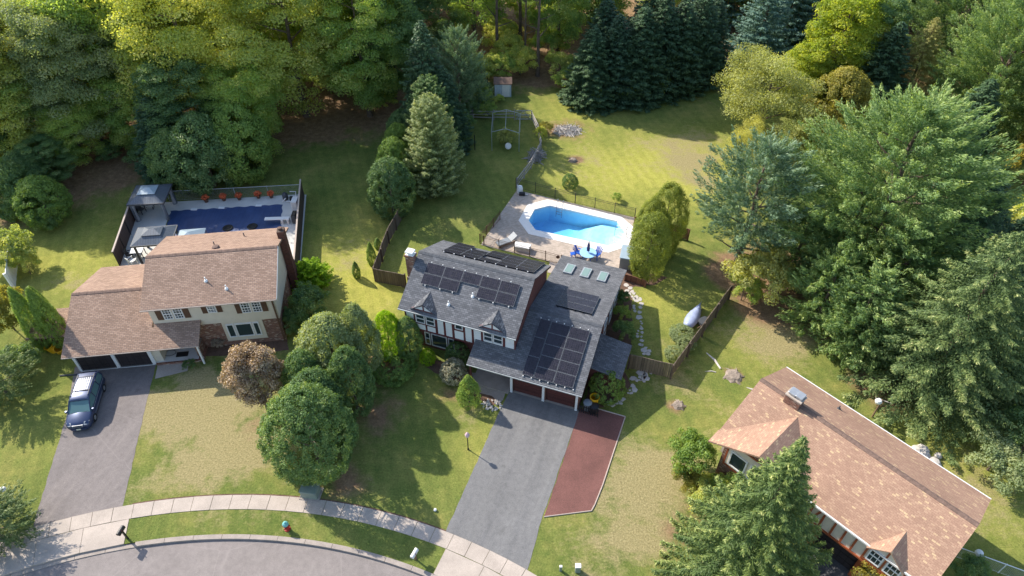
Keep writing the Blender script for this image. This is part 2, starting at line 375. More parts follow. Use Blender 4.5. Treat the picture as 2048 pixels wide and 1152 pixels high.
def inpoly(x, y, poly):
    c = False; n = len(poly)
    for i in range(n):
        x1, y1 = poly[i][:2]; x2, y2 = poly[(i+1) % n][:2]
        if (y1 > y) != (y2 > y) and x < (x2-x1)*(y-y1)/(y2-y1)+x1: c = not c
    return c
def build_ground():
    xs = np.concatenate([np.linspace(-130, -52, 30)[:-1], np.linspace(-52, 52, 209), np.linspace(52, 130, 30)[1:]])
    nr = 260; t = np.linspace(0, 1, nr)**1.25
    c = np.array([road_edge(x) for x in xs])
    X = np.repeat(xs[:, None], nr, 1); Y = c[:, None]+(170-c[:, None])*t[None, :]
    Z = np.zeros_like(X)
    dry = np.zeros_like(X); soil = np.zeros_like(X)
    def g(px, py, r, k=1, asp=1, arr=None):
        a = W(px, py); return k*np.exp(-(((X-a[0])/asp)**2+(Y-a[1])**2)/(r*r))
    for q in [(430, 860, 6, .74), (350, 810, 2.6, .95), (500, 930, 4, .6), (420, 780, 4, .6), (330, 930, 2, .5), (1580, 650, 4.5, .8, 1.4), (1480, 800, 4, .35), (1290, 1000, 4.5, .68), (1350, 960, 3, .8), (1280, 900, 2, .45), (1420, 330, 4, .9),
              (1350, 300, 5, .55, 1.6), (1200, 360, 5, .35, 1.6), (670, 520, 2.5, .5), (1210, 1100, 3, .5), (600, 1040, 1.5, .6), (1950, 1000, 4, .6), (1400, 700, 3, .3), (1330, 770, 2.2, .6), (1650, 700, 3, .6), (340, 800, 2, .6), (800, 560, 5, .3), (940, 830, 1.2, .6), (1740, 760, 3, .6), (1430, 640, 2, .2), (160, 560, 3, .5)]:
        dry += g(*q[:4], q[4] if len(q) > 4 else 1)
    for q in [(690, 215, 6.5, 1.1, 1.2), (560, 235, 5.5, .9, 1.2), (250, 290, 9, .9, 1.3), (120, 300, 8, .8), (1470, 545, 2.6, 1.2), (1500, 600, 2.2, .7), (1600, 600, 3, .9, 1.4), (1900, 410, 5, 1.1), (1760, 780, 2.4, .8), (1420, 1000, 1.6, .9), (1360, 1060, 1.5, .7), (1075, 150, 3.5, .8), (900, 20, 14, .9, 2),
              (1130, 262, 2.4, .7, 1.6), (1150, 320, .8, 1.2), (760, 830, 2.2, .8), (690, 960, 2.4, .7), (735, 740, 1.6, .9), (790, 715, 1.5, .9), (1350, 812, .8, 1), (1465, 750, 1.0, .9), (1075, 100, 7, .6), (420, 80, 20, .9, 2.2), (1800, 100, 16, .9, 2), (1900, 700, 6, .8), (1700, 600, 6, .9), (1560, 530, 4, .8), (60, 400, 5, .7), (900, 790, 1.2, .5), (510, 850, 1.6, .5)]:
        soil += g(*q[:4], q[4] if len(q) > 4 else 1)
    soil += np.clip((Y-93)/8, 0, 1)
    gold = np.zeros_like(X)
    for q in [(1250, 350, 6, 1.0, 1.7), (1380, 330, 6, 1.0), (1150, 230, 5, .6), (680, 540, 5.5, 1.0), (730, 600, 4, .9), (150, 530, 5, .8, 1.5), (120, 840, 3, .4), (1330, 600, 3, .5), (980, 890, 3, .45), (1500, 700, 4, .4), (1300, 620, 3, .4), (1950, 1000, 5, .5)]:
        gold += g(*q[:4], q[4] if len(q) > 4 else 1)
    f1 = fbm(X, Y, .09, 1); f2 = fbm(X, Y, .3, 2)
    dry = np.clip(dry*(.75+.6*f1+.35*f2)+.18*f1+.1*f2, 0, 1); soil = np.clip(soil*(.9+.5*f2)+.1*f1-.05, 0, 1)
    Z += np.clip(f2, -1, 1)*.004
    nx = len(xs); V = np.stack([X, Y, Z], -1).reshape(-1, 3)
    i, j = np.meshgrid(np.arange(nx-1), np.arange(nr-1), indexing='ij')
    a = (i*nr+j).ravel(); fc = np.stack([a, a+nr, a+nr+1, a+1], 1)
    mid = V[fc].mean(1); keep = np.ones(len(fc), bool)
    for k in np.where((mid[:, 0] > 0) & (mid[:, 0] < 14) & (mid[:, 1] > 44) & (mid[:, 1] < 60))[0]:
        if inpoly(mid[k, 0], mid[k, 1], pool_hole): keep[k] = False
    fc = fc[keep]
    me = bpy.data.meshes.new('ground'); me.vertices.add(len(V)); me.vertices.foreach_set('co', V.astype('f').ravel())
    me.loops.add(len(fc)*4); me.loops.foreach_set('vertex_index', fc.astype('i').ravel())
    me.polygons.add(len(fc)); me.polygons.foreach_set('loop_start', np.arange(0, len(fc)*4, 4, dtype='i'))
    me.update(); me.validate()
    for nm, arr in (('dry', dry), ('soil', soil), ('gold', np.clip(gold*(.9+.35*f1+.2*f2), 0, 1))):
        at = me.attributes.new(nm, 'FLOAT', 'POINT'); at.data.foreach_set('value', arr.ravel().astype('f'))
    m, t, b = newmat('grass_ground'); v = coord(t)
    ad = t.nodes.new('ShaderNodeAttribute'); ad.attribute_name = 'dry'; as_ = t.nodes.new('ShaderNodeAttribute'); as_.attribute_name = 'soil'
    n1 = noise(t, v, .25, 6, .65); n2 = noise(t, v, 1.6, 6, .75); n3 = noise(t, v, 8, 7, .85); n4 = noise(t, coord(t, (1, 3, 1), (0, 0, .5)), 3.5, 6, .85)
    c = ramp(t, n1, [(.3, (.115, .16, .04)), (.5, (.18, .208, .056)), (.7, (.28, .265, .082))])
    c = mixc(t, .8, c, ramp(t, n2, [(.3, (.66, .78, .68)), (.7, (1.34, 1.22, 1.2))]), 'MULTIPLY')
    ga_ = t.nodes.new('ShaderNodeAttribute'); ga_.attribute_name = 'gold'
    c = mixc(t, ga_.outputs['Fac'], c, ramp(t, n2, [(.3, (.3, .31, .06)), (.7, (.5, .45, .11))]))
    # mowing stripes
    wv = t.nodes.new('ShaderNodeTexWave'); wv.inputs['Scale'].default_value = .3; wv.inputs['Distortion'].default_value = 1.5; wv.inputs['Detail'].default_value = 1
    t.links.new(coord(t, (1, 1, 1), (0, 0, -.3)), wv.inputs['Vector'])
    c = mixc(t, .5, c, ramp(t, wv.outputs['Fac'], [(.3, (.93, .93, .93)), (.7, (1.08, 1.08, 1.05))]), 'MULTIPLY')
    # dry straw
    def thr(attr, nz, lo, hi, k):
        mu = N(t, 'ShaderNodeMath', _operation='MULTIPLY_ADD'); t.links.new(nz, mu.inputs[0]); mu.inputs[1].default_value = k; t.links.new(attr, mu.inputs[2])
        mr = N(t, 'ShaderNodeMapRange'); mr.inputs[1].default_value = lo; mr.inputs[2].default_value = hi
        t.links.new(mu.outputs[0], mr.inputs[0]); return mr.outputs[0]
    dn = mixc(t, .45, n2, noise(t, coord(t, (1, 2.2, 1), (0, 0, .9)), 1.1, 7, .8))
    straw = ramp(t, n3, [(.3, (.27, .225, .1)), (.7, (.42, .35, .18))])
    c = mixc(t, thr(ad.outputs['Fac'], dn, 1.6, 2.15, 2.6), c, straw)
    earth = ramp(t, n2, [(.3, (.17, .105, .06)), (.55, (.3, .19, .11)), (.75, (.42, .29, .18))])
    c = mixc(t, thr(as_.outputs['Fac'], dn, .75, 1.15, 1.0), c, earth)
    c = mixc(t, .8, c, ramp(t, n3, [(.28, (.38, .42, .4)), (.72, (1.6, 1.58, 1.55))]), 'MULTIPLY')
    t.links.new(c, b.inputs['Base Color']); b.inputs['Roughness'].default_value = .95; b.inputs['Specular IOR Level'].default_value = .1
    mh = N(t, 'ShaderNodeMath', _operation='ADD'); t.links.new(n3, mh.inputs[0]); t.links.new(n4, mh.inputs[1])
    bump(t, b, mh.outputs[0], .9, .08)
    me.materials.append(m); o = bpy.data.objects.new('ground', me); C.objects.link(o); return struct(o)
build_ground()
# ---- street, kerb, pavement, aprons, driveways
struct(sheet('road', arc(R_ROAD+.05, -80, 80, 80)+[(CX, CY-10)], -.13, M['asphalt_road']))
def annulus(mb, r0, r1, a0, a1, z0, z1, step=1.0):
    n = max(1, int(round((a1-a0)/step))); p = arc(r0, a0, a1, n); q = arc(r1, a0, a1, n)
    for i in range(n):
        mb.prism([p[i+1], q[i+1], q[i], p[i]][::-1] if False else [p[i], p[i+1], q[i+1], q[i]], z0, z1)
mb = MB()
A_DR0, A_DR1 = -40.0, -11.8        # dropped kerb of the left drive; the right drive's from A_R0 on
A_R0 = 24.4
def deg_of(px, py): x, y, _ = W(px, py); return math.degrees(math.atan2(x-CX, y-CY))
k = A_DR1 = deg_of(247.8, 1089.6); A_R0 = deg_of(846, 1138)
a = -70
while a < 70:
    b_ = min(a+3, 70); low = (a < k-.5) and (a > -33) or (a > A_R0-.5 and a < 50)
    annulus(mb, R_ROAD, R_KERB, a+.02, b_-.02, -.3, -.08 if low else .03, .75); a = b_
struct(mb.build('kerb', M['kerb']))
mb = MB(); da = math.degrees(1.26/R_SW1); a = -60.0; i = 0
while a < 55:
    annulus(mb, R_SW0, R_SW1, a+.02, a+da-.025, -.2, .035+.006*math.sin(i*2.3), da); a += da; i += 1
struct(mb.build('pavement', M['concrete']))
mb = MB(); annulus(mb, R_SW1+.01, R_SW1+.09, k, deg_of(893, 1060), -.05, .02, .8); struct(mb.build('painted_shadow_edge', M['soil']))  # dark strip in mulch colour, painting the lawn edge's shadow line along the pavement
def apron(a0, a1, n, name):
    mb = MB(); st = (a1-a0)/n
    for i in range(n): annulus(mb, R_KERB+.01, R_SW0-.02, a0+i*st+.02, a0+(i+1)*st-.02, -.2, .03, st)
    struct(mb.build(name, M['concrete']))
apron(-33, k, 5, 'driveway_apron'); apron(A_R0+1.2, 48, 6, 'driveway_apron')
swp = lambda px, py: W(px, py)
def ragged(pts, amp=.05, step=.35, seed=1):          # slightly uneven edge of poured asphalt
    r = random.Random(seed); out = []
    n = len(pts)
    for i in range(n):
        a, b = Vector(pts[i][:2]), Vector(pts[(i+1) % n][:2]); L = (b-a).length; m = max(1, int(L/step)); nn = Vector((-(b-a).y, (b-a).x)).normalized()
        for k_ in range(m): out.append(tuple(a+(b-a)*k_/m+nn*(r.uniform(-amp, amp) if k_ else 0)))
    return out
def drive_with_arc(pl, pr, top, name, mat, seed):
    al, ar = deg_of(*pl), deg_of(*pr)
    low = arc(R_SW1+.01, al, ar, 10)
    poly = ragged([low[-1]]+[W(*p)[:2] for p in top]+[low[0]], .03, .4, seed)
    return struct(sheet(name, poly[:-1]+low[:-1] if False else poly+low[1:-1], .012, mat))
drive_with_arc((66, 1049), (246, 1009), [(296, 793), (314, 722), (150, 734), (133, 832)], 'driveway', M['asphalt_old'], 3)
drive_with_arc((893, 1060), (1056, 1138), [(1082, 1043), (1149, 852), (1162, 812), (1024, 774), (1004, 812)], 'driveway', M['asphalt_new'], 4)
g = ragged(WP([(1088, 1034), (1149, 852), (1160, 817), (1196, 818), (1250.6, 833.6), (1205.6, 970), (1190, 1009), (1183, 1022)]), .03, .5, 9)
struct(sheet('gravel_pad', g, .016, M['mulch']))
e = MB(); ep = WP([(1196, 818), (1250.6, 833.6), (1205.6, 970), (1190, 1009), (1183, 1022), (1088, 1034)])
for p, q in zip(ep, ep[1:]): e.tube([(p[0], p[1], .03), (q[0], q[1], .03)], .045, 6)
tag(e.build('edging_strip', M['cap']), 'thin pale edging strip around the red gravel pad', 'edging')
# front walks and beds
struct(sheet('front_path', WP([(941, 745), (1016, 752), (1012, 783), (1006, 800), (998, 806), (984, 792), (960, 786)]), .010, M['kerb']))
struct(sheet('garden_bed', ragged(WP([(835, 705), (880, 722), (940, 740), (955, 768), (1000, 800), (985, 812), (960, 800), (925, 770), (868, 745), (840, 722)]), .08, .4, 2), .006, M['soil']))
struct(sheet('garden_bed', ragged(WP([(1185, 735), (1250, 745), (1262, 770), (1235, 800), (1205, 815), (1168, 815)]), .08, .4, 6), .006, M['soil']))
struct(sheet('garden_bed', ragged(WP([(1225, 560), (1262, 560), (1265, 600), (1262, 700), (1205, 700)]), .1, .4, 7), .006, M['soil']))
struct(sheet('garden_bed', ragged(WP([(1240, 535), (1335, 555), (1310, 570), (1262, 575), (1240, 560)]), .1, .4, 8), .007, M['soil']))
struct(sheet('garden_bed', ragged(WP([(395, 690), (575, 678), (578, 700), (440, 712), (400, 712)]), .06, .4, 8), .006, M['soil']))
struct(sheet('driveway', WP([(1590, 1180), (1580, 1150), (1620, 1092), (1636, 1090), (1712, 1146), (1705, 1180)]), .012, M['asphalt_dark']))
# stepping stones
rs = random.Random(11)
def stone(px, py, r, z=.03):
    c = W(px, py); n = rs.choice([5, 6, 6, 7]); a0 = rs.uniform(0, 6); asp = rs.uniform(.65, 1)
    rot = rs.uniform(0, PI); P = []
    for k_ in range(n):
        a = a0+2*PI*k_/n+rs.uniform(-.3, .3); q = .78*r*rs.uniform(.8, 1.15); x, y = q*math.cos(a), q*math.sin(a)*asp
        P.append((x*math.cos(rot)-y*math.sin(rot), x*math.sin(rot)+y*math.cos(rot)))
    o = MB().prism(P, -.04, z).build('stepping_stone', M['stone']); o.location = c; return o
def z8_(a, b): return 1160+a/4.267, 540+b/4.267
up_ = [(395, 130, .3), (430, 155, .32), (400, 178, .33), (445, 185, .3), (425, 205, .3), (460, 203, .28), (445, 228, .2), (480, 233, .35), (465, 245, .3), (515, 250, .33), (482, 262, .3), (525, 290, .33), (515, 318, .25), (460, 305, .2), (462, 325, .24), (468, 350, .22), (510, 360, .27), (500, 405, .4), (518, 440, .12), (527, 457, .14), (520, 480, .14), (525, 500, .22), (497, 520, .14), (530, 535, .2), (490, 545, .14), (490, 568, .2), (524, 570, .17), (528, 603, .27), (512, 638, .22), (532, 642, .18), (548, 685, .4), (592, 690, .28), (560, 665, .2), (580, 718, .3), (545, 715, .2)]
dn_ = [(520, 878, .45), (565, 868, .28), (605, 878, .22), (455, 925, .42), (560, 895, .3), (565, 925, .38), (510, 915, .2), (545, 918, .22), (485, 940, .22), (512, 938, .2), (527, 935, .18), (545, 950, .2), (452, 988, .28), (465, 1020, .34), (438, 1050, .24), (425, 1028, .13), (410, 1050, .12), (360, 1105, .33), (322, 1112, .25), (350, 1135, .22), (305, 1132, .3), (245, 1140, .26), (275, 1150, .3), (265, 1118, .2)]
for a, b, r in up_: tag(stone(*z8_(a, b), r), 'irregular flat pale stone in the path through the side lawn behind the wooden fence', 'stepping stone', 'stepping stones in the side lawn')
for a, b, r in dn_: tag(stone(*z8_(a, b), r), 'irregular flat pale stone in front of the wooden fence, near the round bush', 'stepping stone', 'stepping stones by the round bush')
# ------------------------------------------------------------------ right pool (water, coping, paving)
inner = WP([(1099.4, 411.9), (1234, 443), (1249.4, 461.8), (1241, 485), (1215.4, 492), (1071, 460.6), (1057, 441.4), (1069, 419.6)])
outer = WP([(1094.7, 399.7), (1242.3, 434), (1270, 458), (1256, 493), (1216.5, 506.3), (1057, 468.8), (1037, 442), (1054.8, 410.2)])
deck = WP([(1034, 381), (1273, 437), (1288, 452), (1272, 500), (1240, 548), (1100, 524), (962, 490), (998, 432)])
pool = thing('swimming_pool', 'octagonal swimming pool of clear blue water with a wide white coping', 'swimming pool', W(1150, 452))
def rel(pts, o=None):
    o = o or pool; return [(p[0]-o.location[0], p[1]-o.location[1]) for p in pts]
inn, out_ = rel(inner), rel(outer)
inw = inn
mb = MB(); n = 8
for i in range(n):
    j = (i+1) % n
    mb.add([(*inn[i], .07), (*inn[j], .07), (*out_[j], .07), (*out_[i], .07), (*inn[i], -.12), (*inn[j], -.12), (*out_[i], -.1), (*out_[j], -.1)], [(0, 3, 2, 1), (0, 1, 5, 4), (3, 6, 7, 2)])
mb.build('coping', M['coping'], pool)
m, t, b = newmat('pool_liner'); v = coord(t)
vo = t.nodes.new('ShaderNodeTexVoronoi'); vo.feature = 'SMOOTH_F1'; vo.inputs['Scale'].default_value = 2.6
t.links.new(mixc(t, .25, v, noise(t, v, 1.2, 3), 'ADD'), vo.inputs['Vector'])
c = ramp(t, vo.outputs['Distance'], [(.2, (.5, .8, .88)), (.8, (.62, .88, .92))])
t.links.new(c, b.inputs['Base Color']); b.inputs['Roughness'].default_value = .8; M['liner'] = m
# basin: deep end to the left, shallow to the right
cxm = sum(p[0] for p in inn)/8; cym = sum(p[1] for p in inn)/8
ax = Vector((inn[1][0]-inn[0][0], inn[1][1]-inn[0][1])).normalized()
def depth(p):
    s_ = (p[0]-cxm)*ax.x+(p[1]-cym)*ax.y; w_ = -(p[0]-cxm)*ax.y+(p[1]-cym)*ax.x
    s_ = s_-.55*w_-.5+.5*math.sin(w_*1.5); k_ = max(0, min(1, (s_+1.3)/2.4)); k_ = k_*k_*(3-2*k_)
    return -1.75+1.15*k_
mb = MB(); NR = 14; rings = []
per = []
for i in range(8):
    for k_ in range(6):
        t_ = k_/6; per.append((inw[i][0]*(1-t_)+inw[(i+1) % 8][0]*t_, inw[i][1]*(1-t_)+inw[(i+1) % 8][1]*t_))
vs = []; P_ = len(per)
for r_ in range(NR+1):
    q = 1-r_/NR
    for p in per:
        x, y = cxm+(p[0]-cxm)*q, cym+(p[1]-cym)*q; vs.append((x, y, depth((x, y))))
vs += [(p[0], p[1], -.1) for p in per]
fs = [(r_*P_+i, r_*P_+(i+1) % P_, (r_+1)*P_+(i+1) % P_, (r_+1)*P_+i) for r_ in range(NR) for i in range(P_)]
b0 = (NR+1)*P_; fs += [(i, (i+1) % P_, b0+(i+1) % P_, b0+i) for i in range(P_)]
mb.add(vs, fs).build('basin', M['liner'], pool)
m = bpy.data.materials.new('pool_water'); m.use_nodes = True; t = m.node_tree; t.nodes.clear()
out = t.nodes.new('ShaderNodeOutputMaterial'); tr = t.nodes.new('ShaderNodeBsdfTransparent'); gl = t.nodes.new('ShaderNodeBsdfGlossy'); gl.inputs['Roughness'].default_value = .04
fr = t.nodes.new('ShaderNodeFresnel'); fr.inputs[0].default_value = 1.33; mx = t.nodes.new('ShaderNodeMixShader')
ge = t.nodes.new('ShaderNodeNewGeometry'); iv = N(t, 'ShaderNodeMath', _operation='SUBTRACT'); iv.inputs[0].default_value = 1; t.links.new(ge.outputs['Backfacing'], iv.inputs[1]); mf = N(t, 'ShaderNodeMath', _operation='MULTIPLY'); t.links.new(fr.outputs[0], mf.inputs[0]); t.links.new(iv.outputs[0], mf.inputs[1])
t.links.new(mf.outputs[0], mx.inputs[0]); t.links.new(tr.outputs[0], mx.inputs[1]); t.links.new(gl.outputs[0], mx.inputs[2]); t.links.new(mx.outputs[0], out.inputs[0])
bp = N(t, 'ShaderNodeBump', Strength=.12, Distance=.03); t.links.new(noise(t, coord(t), 2.2, 4), bp.inputs['Height']); t.links.new(bp.outputs[0], gl.inputs['Normal']); t.links.new(bp.outputs[0], fr.inputs['Normal'])
va = t.nodes.new('ShaderNodeVolumeAbsorption'); va.inputs['Color'].default_value = (.0, .6, .94, 1); va.inputs['Density'].default_value = .36
t.links.new(va.outputs[0], out.inputs[1])
mb = MB(); q = len(per); ins = [(cxm+(p[0]-cxm)*.999, cym+(p[1]-cym)*.999) for p in per]
ins = ins[::-1]
vs = [(p[0], p[1], -.1) for p in ins]+[(p[0], p[1], depth(p)-.05) for p in ins]
mb.add(vs, [tuple(range(q)), tuple(range(2*q-1, q-1, -1))]+[(i, q+i, q+(i+1) % q, (i+1) % q) for i in range(q)])
mb.build('water', m, pool)
st = MB(); corner = rel([W(1245, 475)])[0]
for k_, (rr, zz) in enumerate([(1.5, -.5), (1.15, -.38), (.8, -.26)]):
    st.lathe([(rr, -1.2), (rr, zz)], corner[0], corner[1], 24)
st.build('steps', M['liner'], pool)
hr = MB(); a0 = rel([W(1229, 467)])[0]; a1 = rel([W(1252, 474)])[0]
for dx in (-.0, .45):
    p0 = (a0[0]+dx*.2, a0[1]+dx, 0); p1 = (a1[0]+dx*.2, a1[1]+dx, 0)
    hr.tube([(p1[0], p1[1], .07), (p1[0], p1[1], .85), (p1[0]-.1, p1[1]+.02, .95), (p0[0]+.1, p0[1], .55), (p0[0], p0[1], .4), (p0[0], p0[1], -.3)], .025, 8)
hr.build('handrail', M['silver'], pool)
ld = MB(); l0 = rel([W(1114, 413)])[0]; l1 = rel([W(1125, 416)])[0]
for p in (l0, l1): ld.tube([(p[0]+.12, p[1]+.45, .05), (p[0]+.12, p[1]+.45, .6), (p[0], p[1], .8), (p[0]-.05, p[1]-.2, .55), (p[0]-.08, p[1]-.3, -1.0)], .025, 8)
for zz in (-.35, -.65): ld.tube([(l0[0]-.07, l0[1]-.3, zz), (l1[0]-.07, l1[1]-.3, zz)], .03, 6)
ld.build('ladder', M['silver'], pool)
struct(sheet('pool_paving', deck, .05, M['paver'], None, [outer], .08))
struct(sheet('concrete_path', WP([(1100, 522), (1150, 532), (1200, 545), (1180, 560), (1095, 545)]), .02, M['concrete']))
# ------------------------------------------------------------------ left pool
ld_poly = WP([(285, 408), (604, 389), (596, 520), (585, 540), (400, 560), (236, 545), (270, 440)])
cov = WP([(344, 424), (563, 411), (562, 430), (560, 468), (557, 482), (328, 492), (331, 452), (336, 438)])
struct(sheet('pool_deck', ld_poly, .05, M['deckc'], None, [cov], .08))
struct(sheet('concrete_path', WP([(605, 390), (613, 390), (600, 545), (592, 545)]), .04, M['deckc']))
cp = thing('covered_pool', 'rectangular swimming pool under a dark blue winter cover', 'swimming pool', W(445, 440))
cr = rel(cov, cp); mb = MB()
def bil(u, v_):
    a, b_, c_, d = Vector(cr[0]), Vector(cr[1]), Vector(cr[4]), Vector(cr[5]); return (a*(1-u)+b_*u)*(1-v_)+(d*(1-u)+c_*u)*v_
NU, NV = 80, 40; vs = []
for j in range(NV+1):
    for i in range(NU+1):
        u, v_ = i/NU, j/NV; p = bil(-.012+1.024*u, -.02+1.04*v_); ed = min(u, v_, 1-u, 1-v_)
        z = .062-.032*min(1, ed*9)+.010*math.sin(u*60+v_*14)*min(1, ed*12)*(1-.7*min(1, ed*3))+.006*math.sin(v_*23+u*9)
        if ed == 0: p = p+Vector((math.sin(u*40+v_*30)*.06, math.sin(u*55)*.06)); z = .062
        vs.append((p.x, p.y, z))
mb.add(vs, [(j*(NU+1)+i, j*(NU+1)+i+1, (j+1)*(NU+1)+i+1, (j+1)*(NU+1)+i) for j in range(NV) for i in range(NU)]).build('cover', M['cover_blue'], cp, True)
for u in (.2, .45, .79):
    p = bil(u, -.02); MB().box(p.x-.3, p.x+.3, p.y-.12, p.y+.16, .05, .1, .03).build('skimmer_lid', M['white'], cp)
for px, py in ((456, 457), (505, 454)):
    p = rel([W(px, py)], cp)[0]
    mb = MB(); mb.lathe([(.44, .02), (.5, .08), (.44, .13), (.3, .1), (.28, .05)], 0, 0, 20); o = mb.build('tyre_weight', M['tyre']); o.location = W(px, py); tag(o, 'black tyre weighing down the blue pool cover, '+('left of the two' if px < 480 else 'right of the two'), 'tyre', 'tyres on the blue pool cover')
db = thing('diving_board', 'white diving board on the right end of the covered pool', 'diving board', W(572, 445), rad(3))
MB().box(-1.9, .45, -.22, .22, .5, .56, .02).build('board', M['white'], db)
s_ = MB().box(-.35, -.15, -.3, .3, .05, .5).box(.2, .38, -.3, .3, .05, .5); s_.build('stand', M['trim_white'], db)
for i, (px, py) in enumerate([(413.3, 404), (448.5, 401), (479.3, 399), (517.5, 396), (543.3, 395)]):
    pl = thing('flower_pot', 'dark pot of orange flowers, %s along the wire fence behind the pool' % ['leftmost of five', 'second from left', 'middle one of five', 'second from right', 'rightmost of five'][i], 'flower pot', W(px, py, .05), i, 'flower pots along the wire fence')
    MB().lathe([(.16, 0), (.24, .38), (.27, .4), (.22, .4), (.2, .34)], 0, 0, 14).build('pot', M['terracotta'], pl)
    r = np.random.default_rng(i); mb = MB()
    for k_ in range(150):
        d = r.normal(size=3); d /= np.linalg.norm(d); d[2] = abs(d[2]); c_ = Vector((0, 0, .46))+Vector(d)*r.uniform(.15, .36); u = Vector(r.normal(size=3)).normalized()*.07; w_ = u.cross(Vector(r.normal(size=3))).normalized()*.06
        mb.add([c_-u-w_, c_+u-w_, c_+u+w_, c_-u+w_], [(0, 1, 2, 3)])
    mb.build('flowers', M['orange'], pl)
# ------------------------------------------------------------------ house helpers
def win(parent, x0, x1, z0, z1, y, rows=1, cols=1, frame=.07, mats='white', name='window', shut=None, axis='y', out_=-1):
    """window in the wall plane at y (facing -y) or, axis x, facing +x"""
    def bx(mb, a0, a1, b0, b1, d0, d1):
        if axis == 'y': mb.box(a0, a1, y+out_*max(d0, d1), y+out_*min(d0, d1), b0, b1) if out_ < 0 else mb.box(a0, a1, y+d0, y+d1, b0, b1)
        else: mb.box(y+d0, y+d1, a0, a1, b0, b1)
    g = MB(); bx(g, x0+.02, x1-.02, z0+.02, z1-.02, -.02, .02); w_ = g.build(name, M['glass'], parent)
    f = MB()
    bx(f, x0, x1, z0, z0+frame, .0, .07); bx(f, x0, x1, z1-frame, z1, .0, .07); bx(f, x0, x0+frame, z0+frame, z1-frame, 0, .068); bx(f, x1-frame, x1, z0+frame, z1-frame, 0, .068)
    for i in range(1, cols): q = x0+(x1-x0)*i/cols; bx(f, q-.018, q+.018, z0+frame, z1-frame, 0.02, .045)
    for i in range(1, rows):
        q = z0+(z1-z0)*i/rows; k_ = .035 if i*2 == rows else .016; bx(f, x0+frame, x1-frame, q-k_, q+k_, .02, .055)
    f.build('frame', M['trim_white'] if mats == 'white' else M[mats], w_)
    return w_
def gable(parent, x0, x1, yf, zf, yr, zr, yb, zb, mat, th=.16, ridge=None, over=0, name='roof'):
    mb = MB()
    mb.slab([(x0, yf, zf), (x1, yf, zf), (x1, yr, zr), (x0, yr, zr)], th)
    mb.slab([(x0, yr, zr), (x1, yr, zr), (x1, yb, zb), (x0, yb, zb)], th)
    r = mb.build(name, mat, parent)
    if ridge:
        c = MB(); n = int((x1-x0)/.28); sf = (zr-zf)/(yr-yf); sb = (zb-zr)/(yb-yr)
        for i in range(n):
            a = x0+i*(x1-x0)/n; b = a+(x1-x0)/n-.01; z = zr+.02+.012*(i % 2)
            c.slab([(a, yr-.17, z-.17*sf), (b, yr-.17, z-.17*sf), (b, yr, z), (a, yr, z)], .02); c.slab([(a, yr, z), (b, yr, z), (b, yr+.17, z+.17*sb), (a, yr+.17, z+.17*sb)], .02)
        c.build('ridge_cap', ridge, r)
    return r
def vent(parent, x, y, z, h=.35, mat='white', flare=True):
    mb = MB()
    if flare: mb.lathe([(.16, -.05), (.1, .08), (.05, .1)], x, y, 10)
    mb.tube([(x, y, z*0), (x, y, h)], .045, 8); o = mb.build('vent_pipe', M[mat], parent); o.location = (0, 0, z); return o
def panel(parent, us, vs, zf, lift=.14, name='solar_panel'):
    """one module on a slope; zf(v) is the roof height"""
    (u0, u1), (v0, v1) = us, vs; g = .012
    s_ = (zf(v1)-zf(v0))/(v1-v0); nx_ = Vector((0, -s_, 1)).normalized()
    P = [Vector((u0+g, v0+g, zf(v0+g)+lift)), Vector((u1-g, v0+g, zf(v0+g)+lift)), Vector((u1-g, v1-g, zf(v1-g)+lift)), Vector((u0+g, v1-g, zf(v1-g)+lift))]
    o = MB().slab(P, .045, -nx_).build(name, M['solar'], parent)
    fr = MB(); up = nx_*.006
    for i in range(4):
        a, b = P[i], P[(i+1) % 4]; ins = (sum(P, Vector())/4); w_ = .012
        ai = a+(P[(i+3) % 4]-a).normalized()*w_+(b-a).normalized()*w_; bi = b+(P[(i+2) % 4]-b).normalized()*w_+(a-b).normalized()*w_
        fr.add([a+up, b+up, bi+up, ai+up], [(0, 1, 2, 3)])
    fr.build('frame', M['grey_plastic'], o)
    return o
def clips(parent, pts, mat='trim_white'):
    mb = MB()
    for x, y, z in pts: mb.box(x-.035, x+.035, y-.03, y+.03, z-.12, z+.02)
    mb.build('mounting_rail', M[mat], parent)
# ------------------------------------------------------------------ the tudor house with solar panels
H1 = thing('tudor_house', 'two storey tudor style house with dark grey roof carrying black solar panels', 'house', (-.187, 32.826, 0), rad(-19.7))
zmf = lambda v_: 5.0+(v_-.78)*2.2/4.12
zmb = lambda v_: 7.2-(v_-4.9)*2.2/4.15
zgf = lambda v_: 2.6+(v_+.65)*2/5.12
zgb = lambda v_: 4.6-(v_-4.47)*2/8.78
MB().xsec([(1.98, 0), (8.8, 0), (8.8, 4.9), (4.9, 7.0), (1.25, 5.05), (1.25, 2.72), (1.98, 2.72)], -8.72, -.02).build('main_wall', M['maroon_siding'], H1)
MB().xsec([(.2, 0), (12.9, 0), (12.9, 2.5), (4.47, 4.42), (.2, 2.76)], .02, 5.35).build('garage_wall', M['maroon_siding'], H1)
gable(H1, -9.05, .22, .78, 5.0, 4.9, 7.2, 9.05, 5.0, M['shingle_slate'], ridge=M['ridge_slate'], name='main_roof')
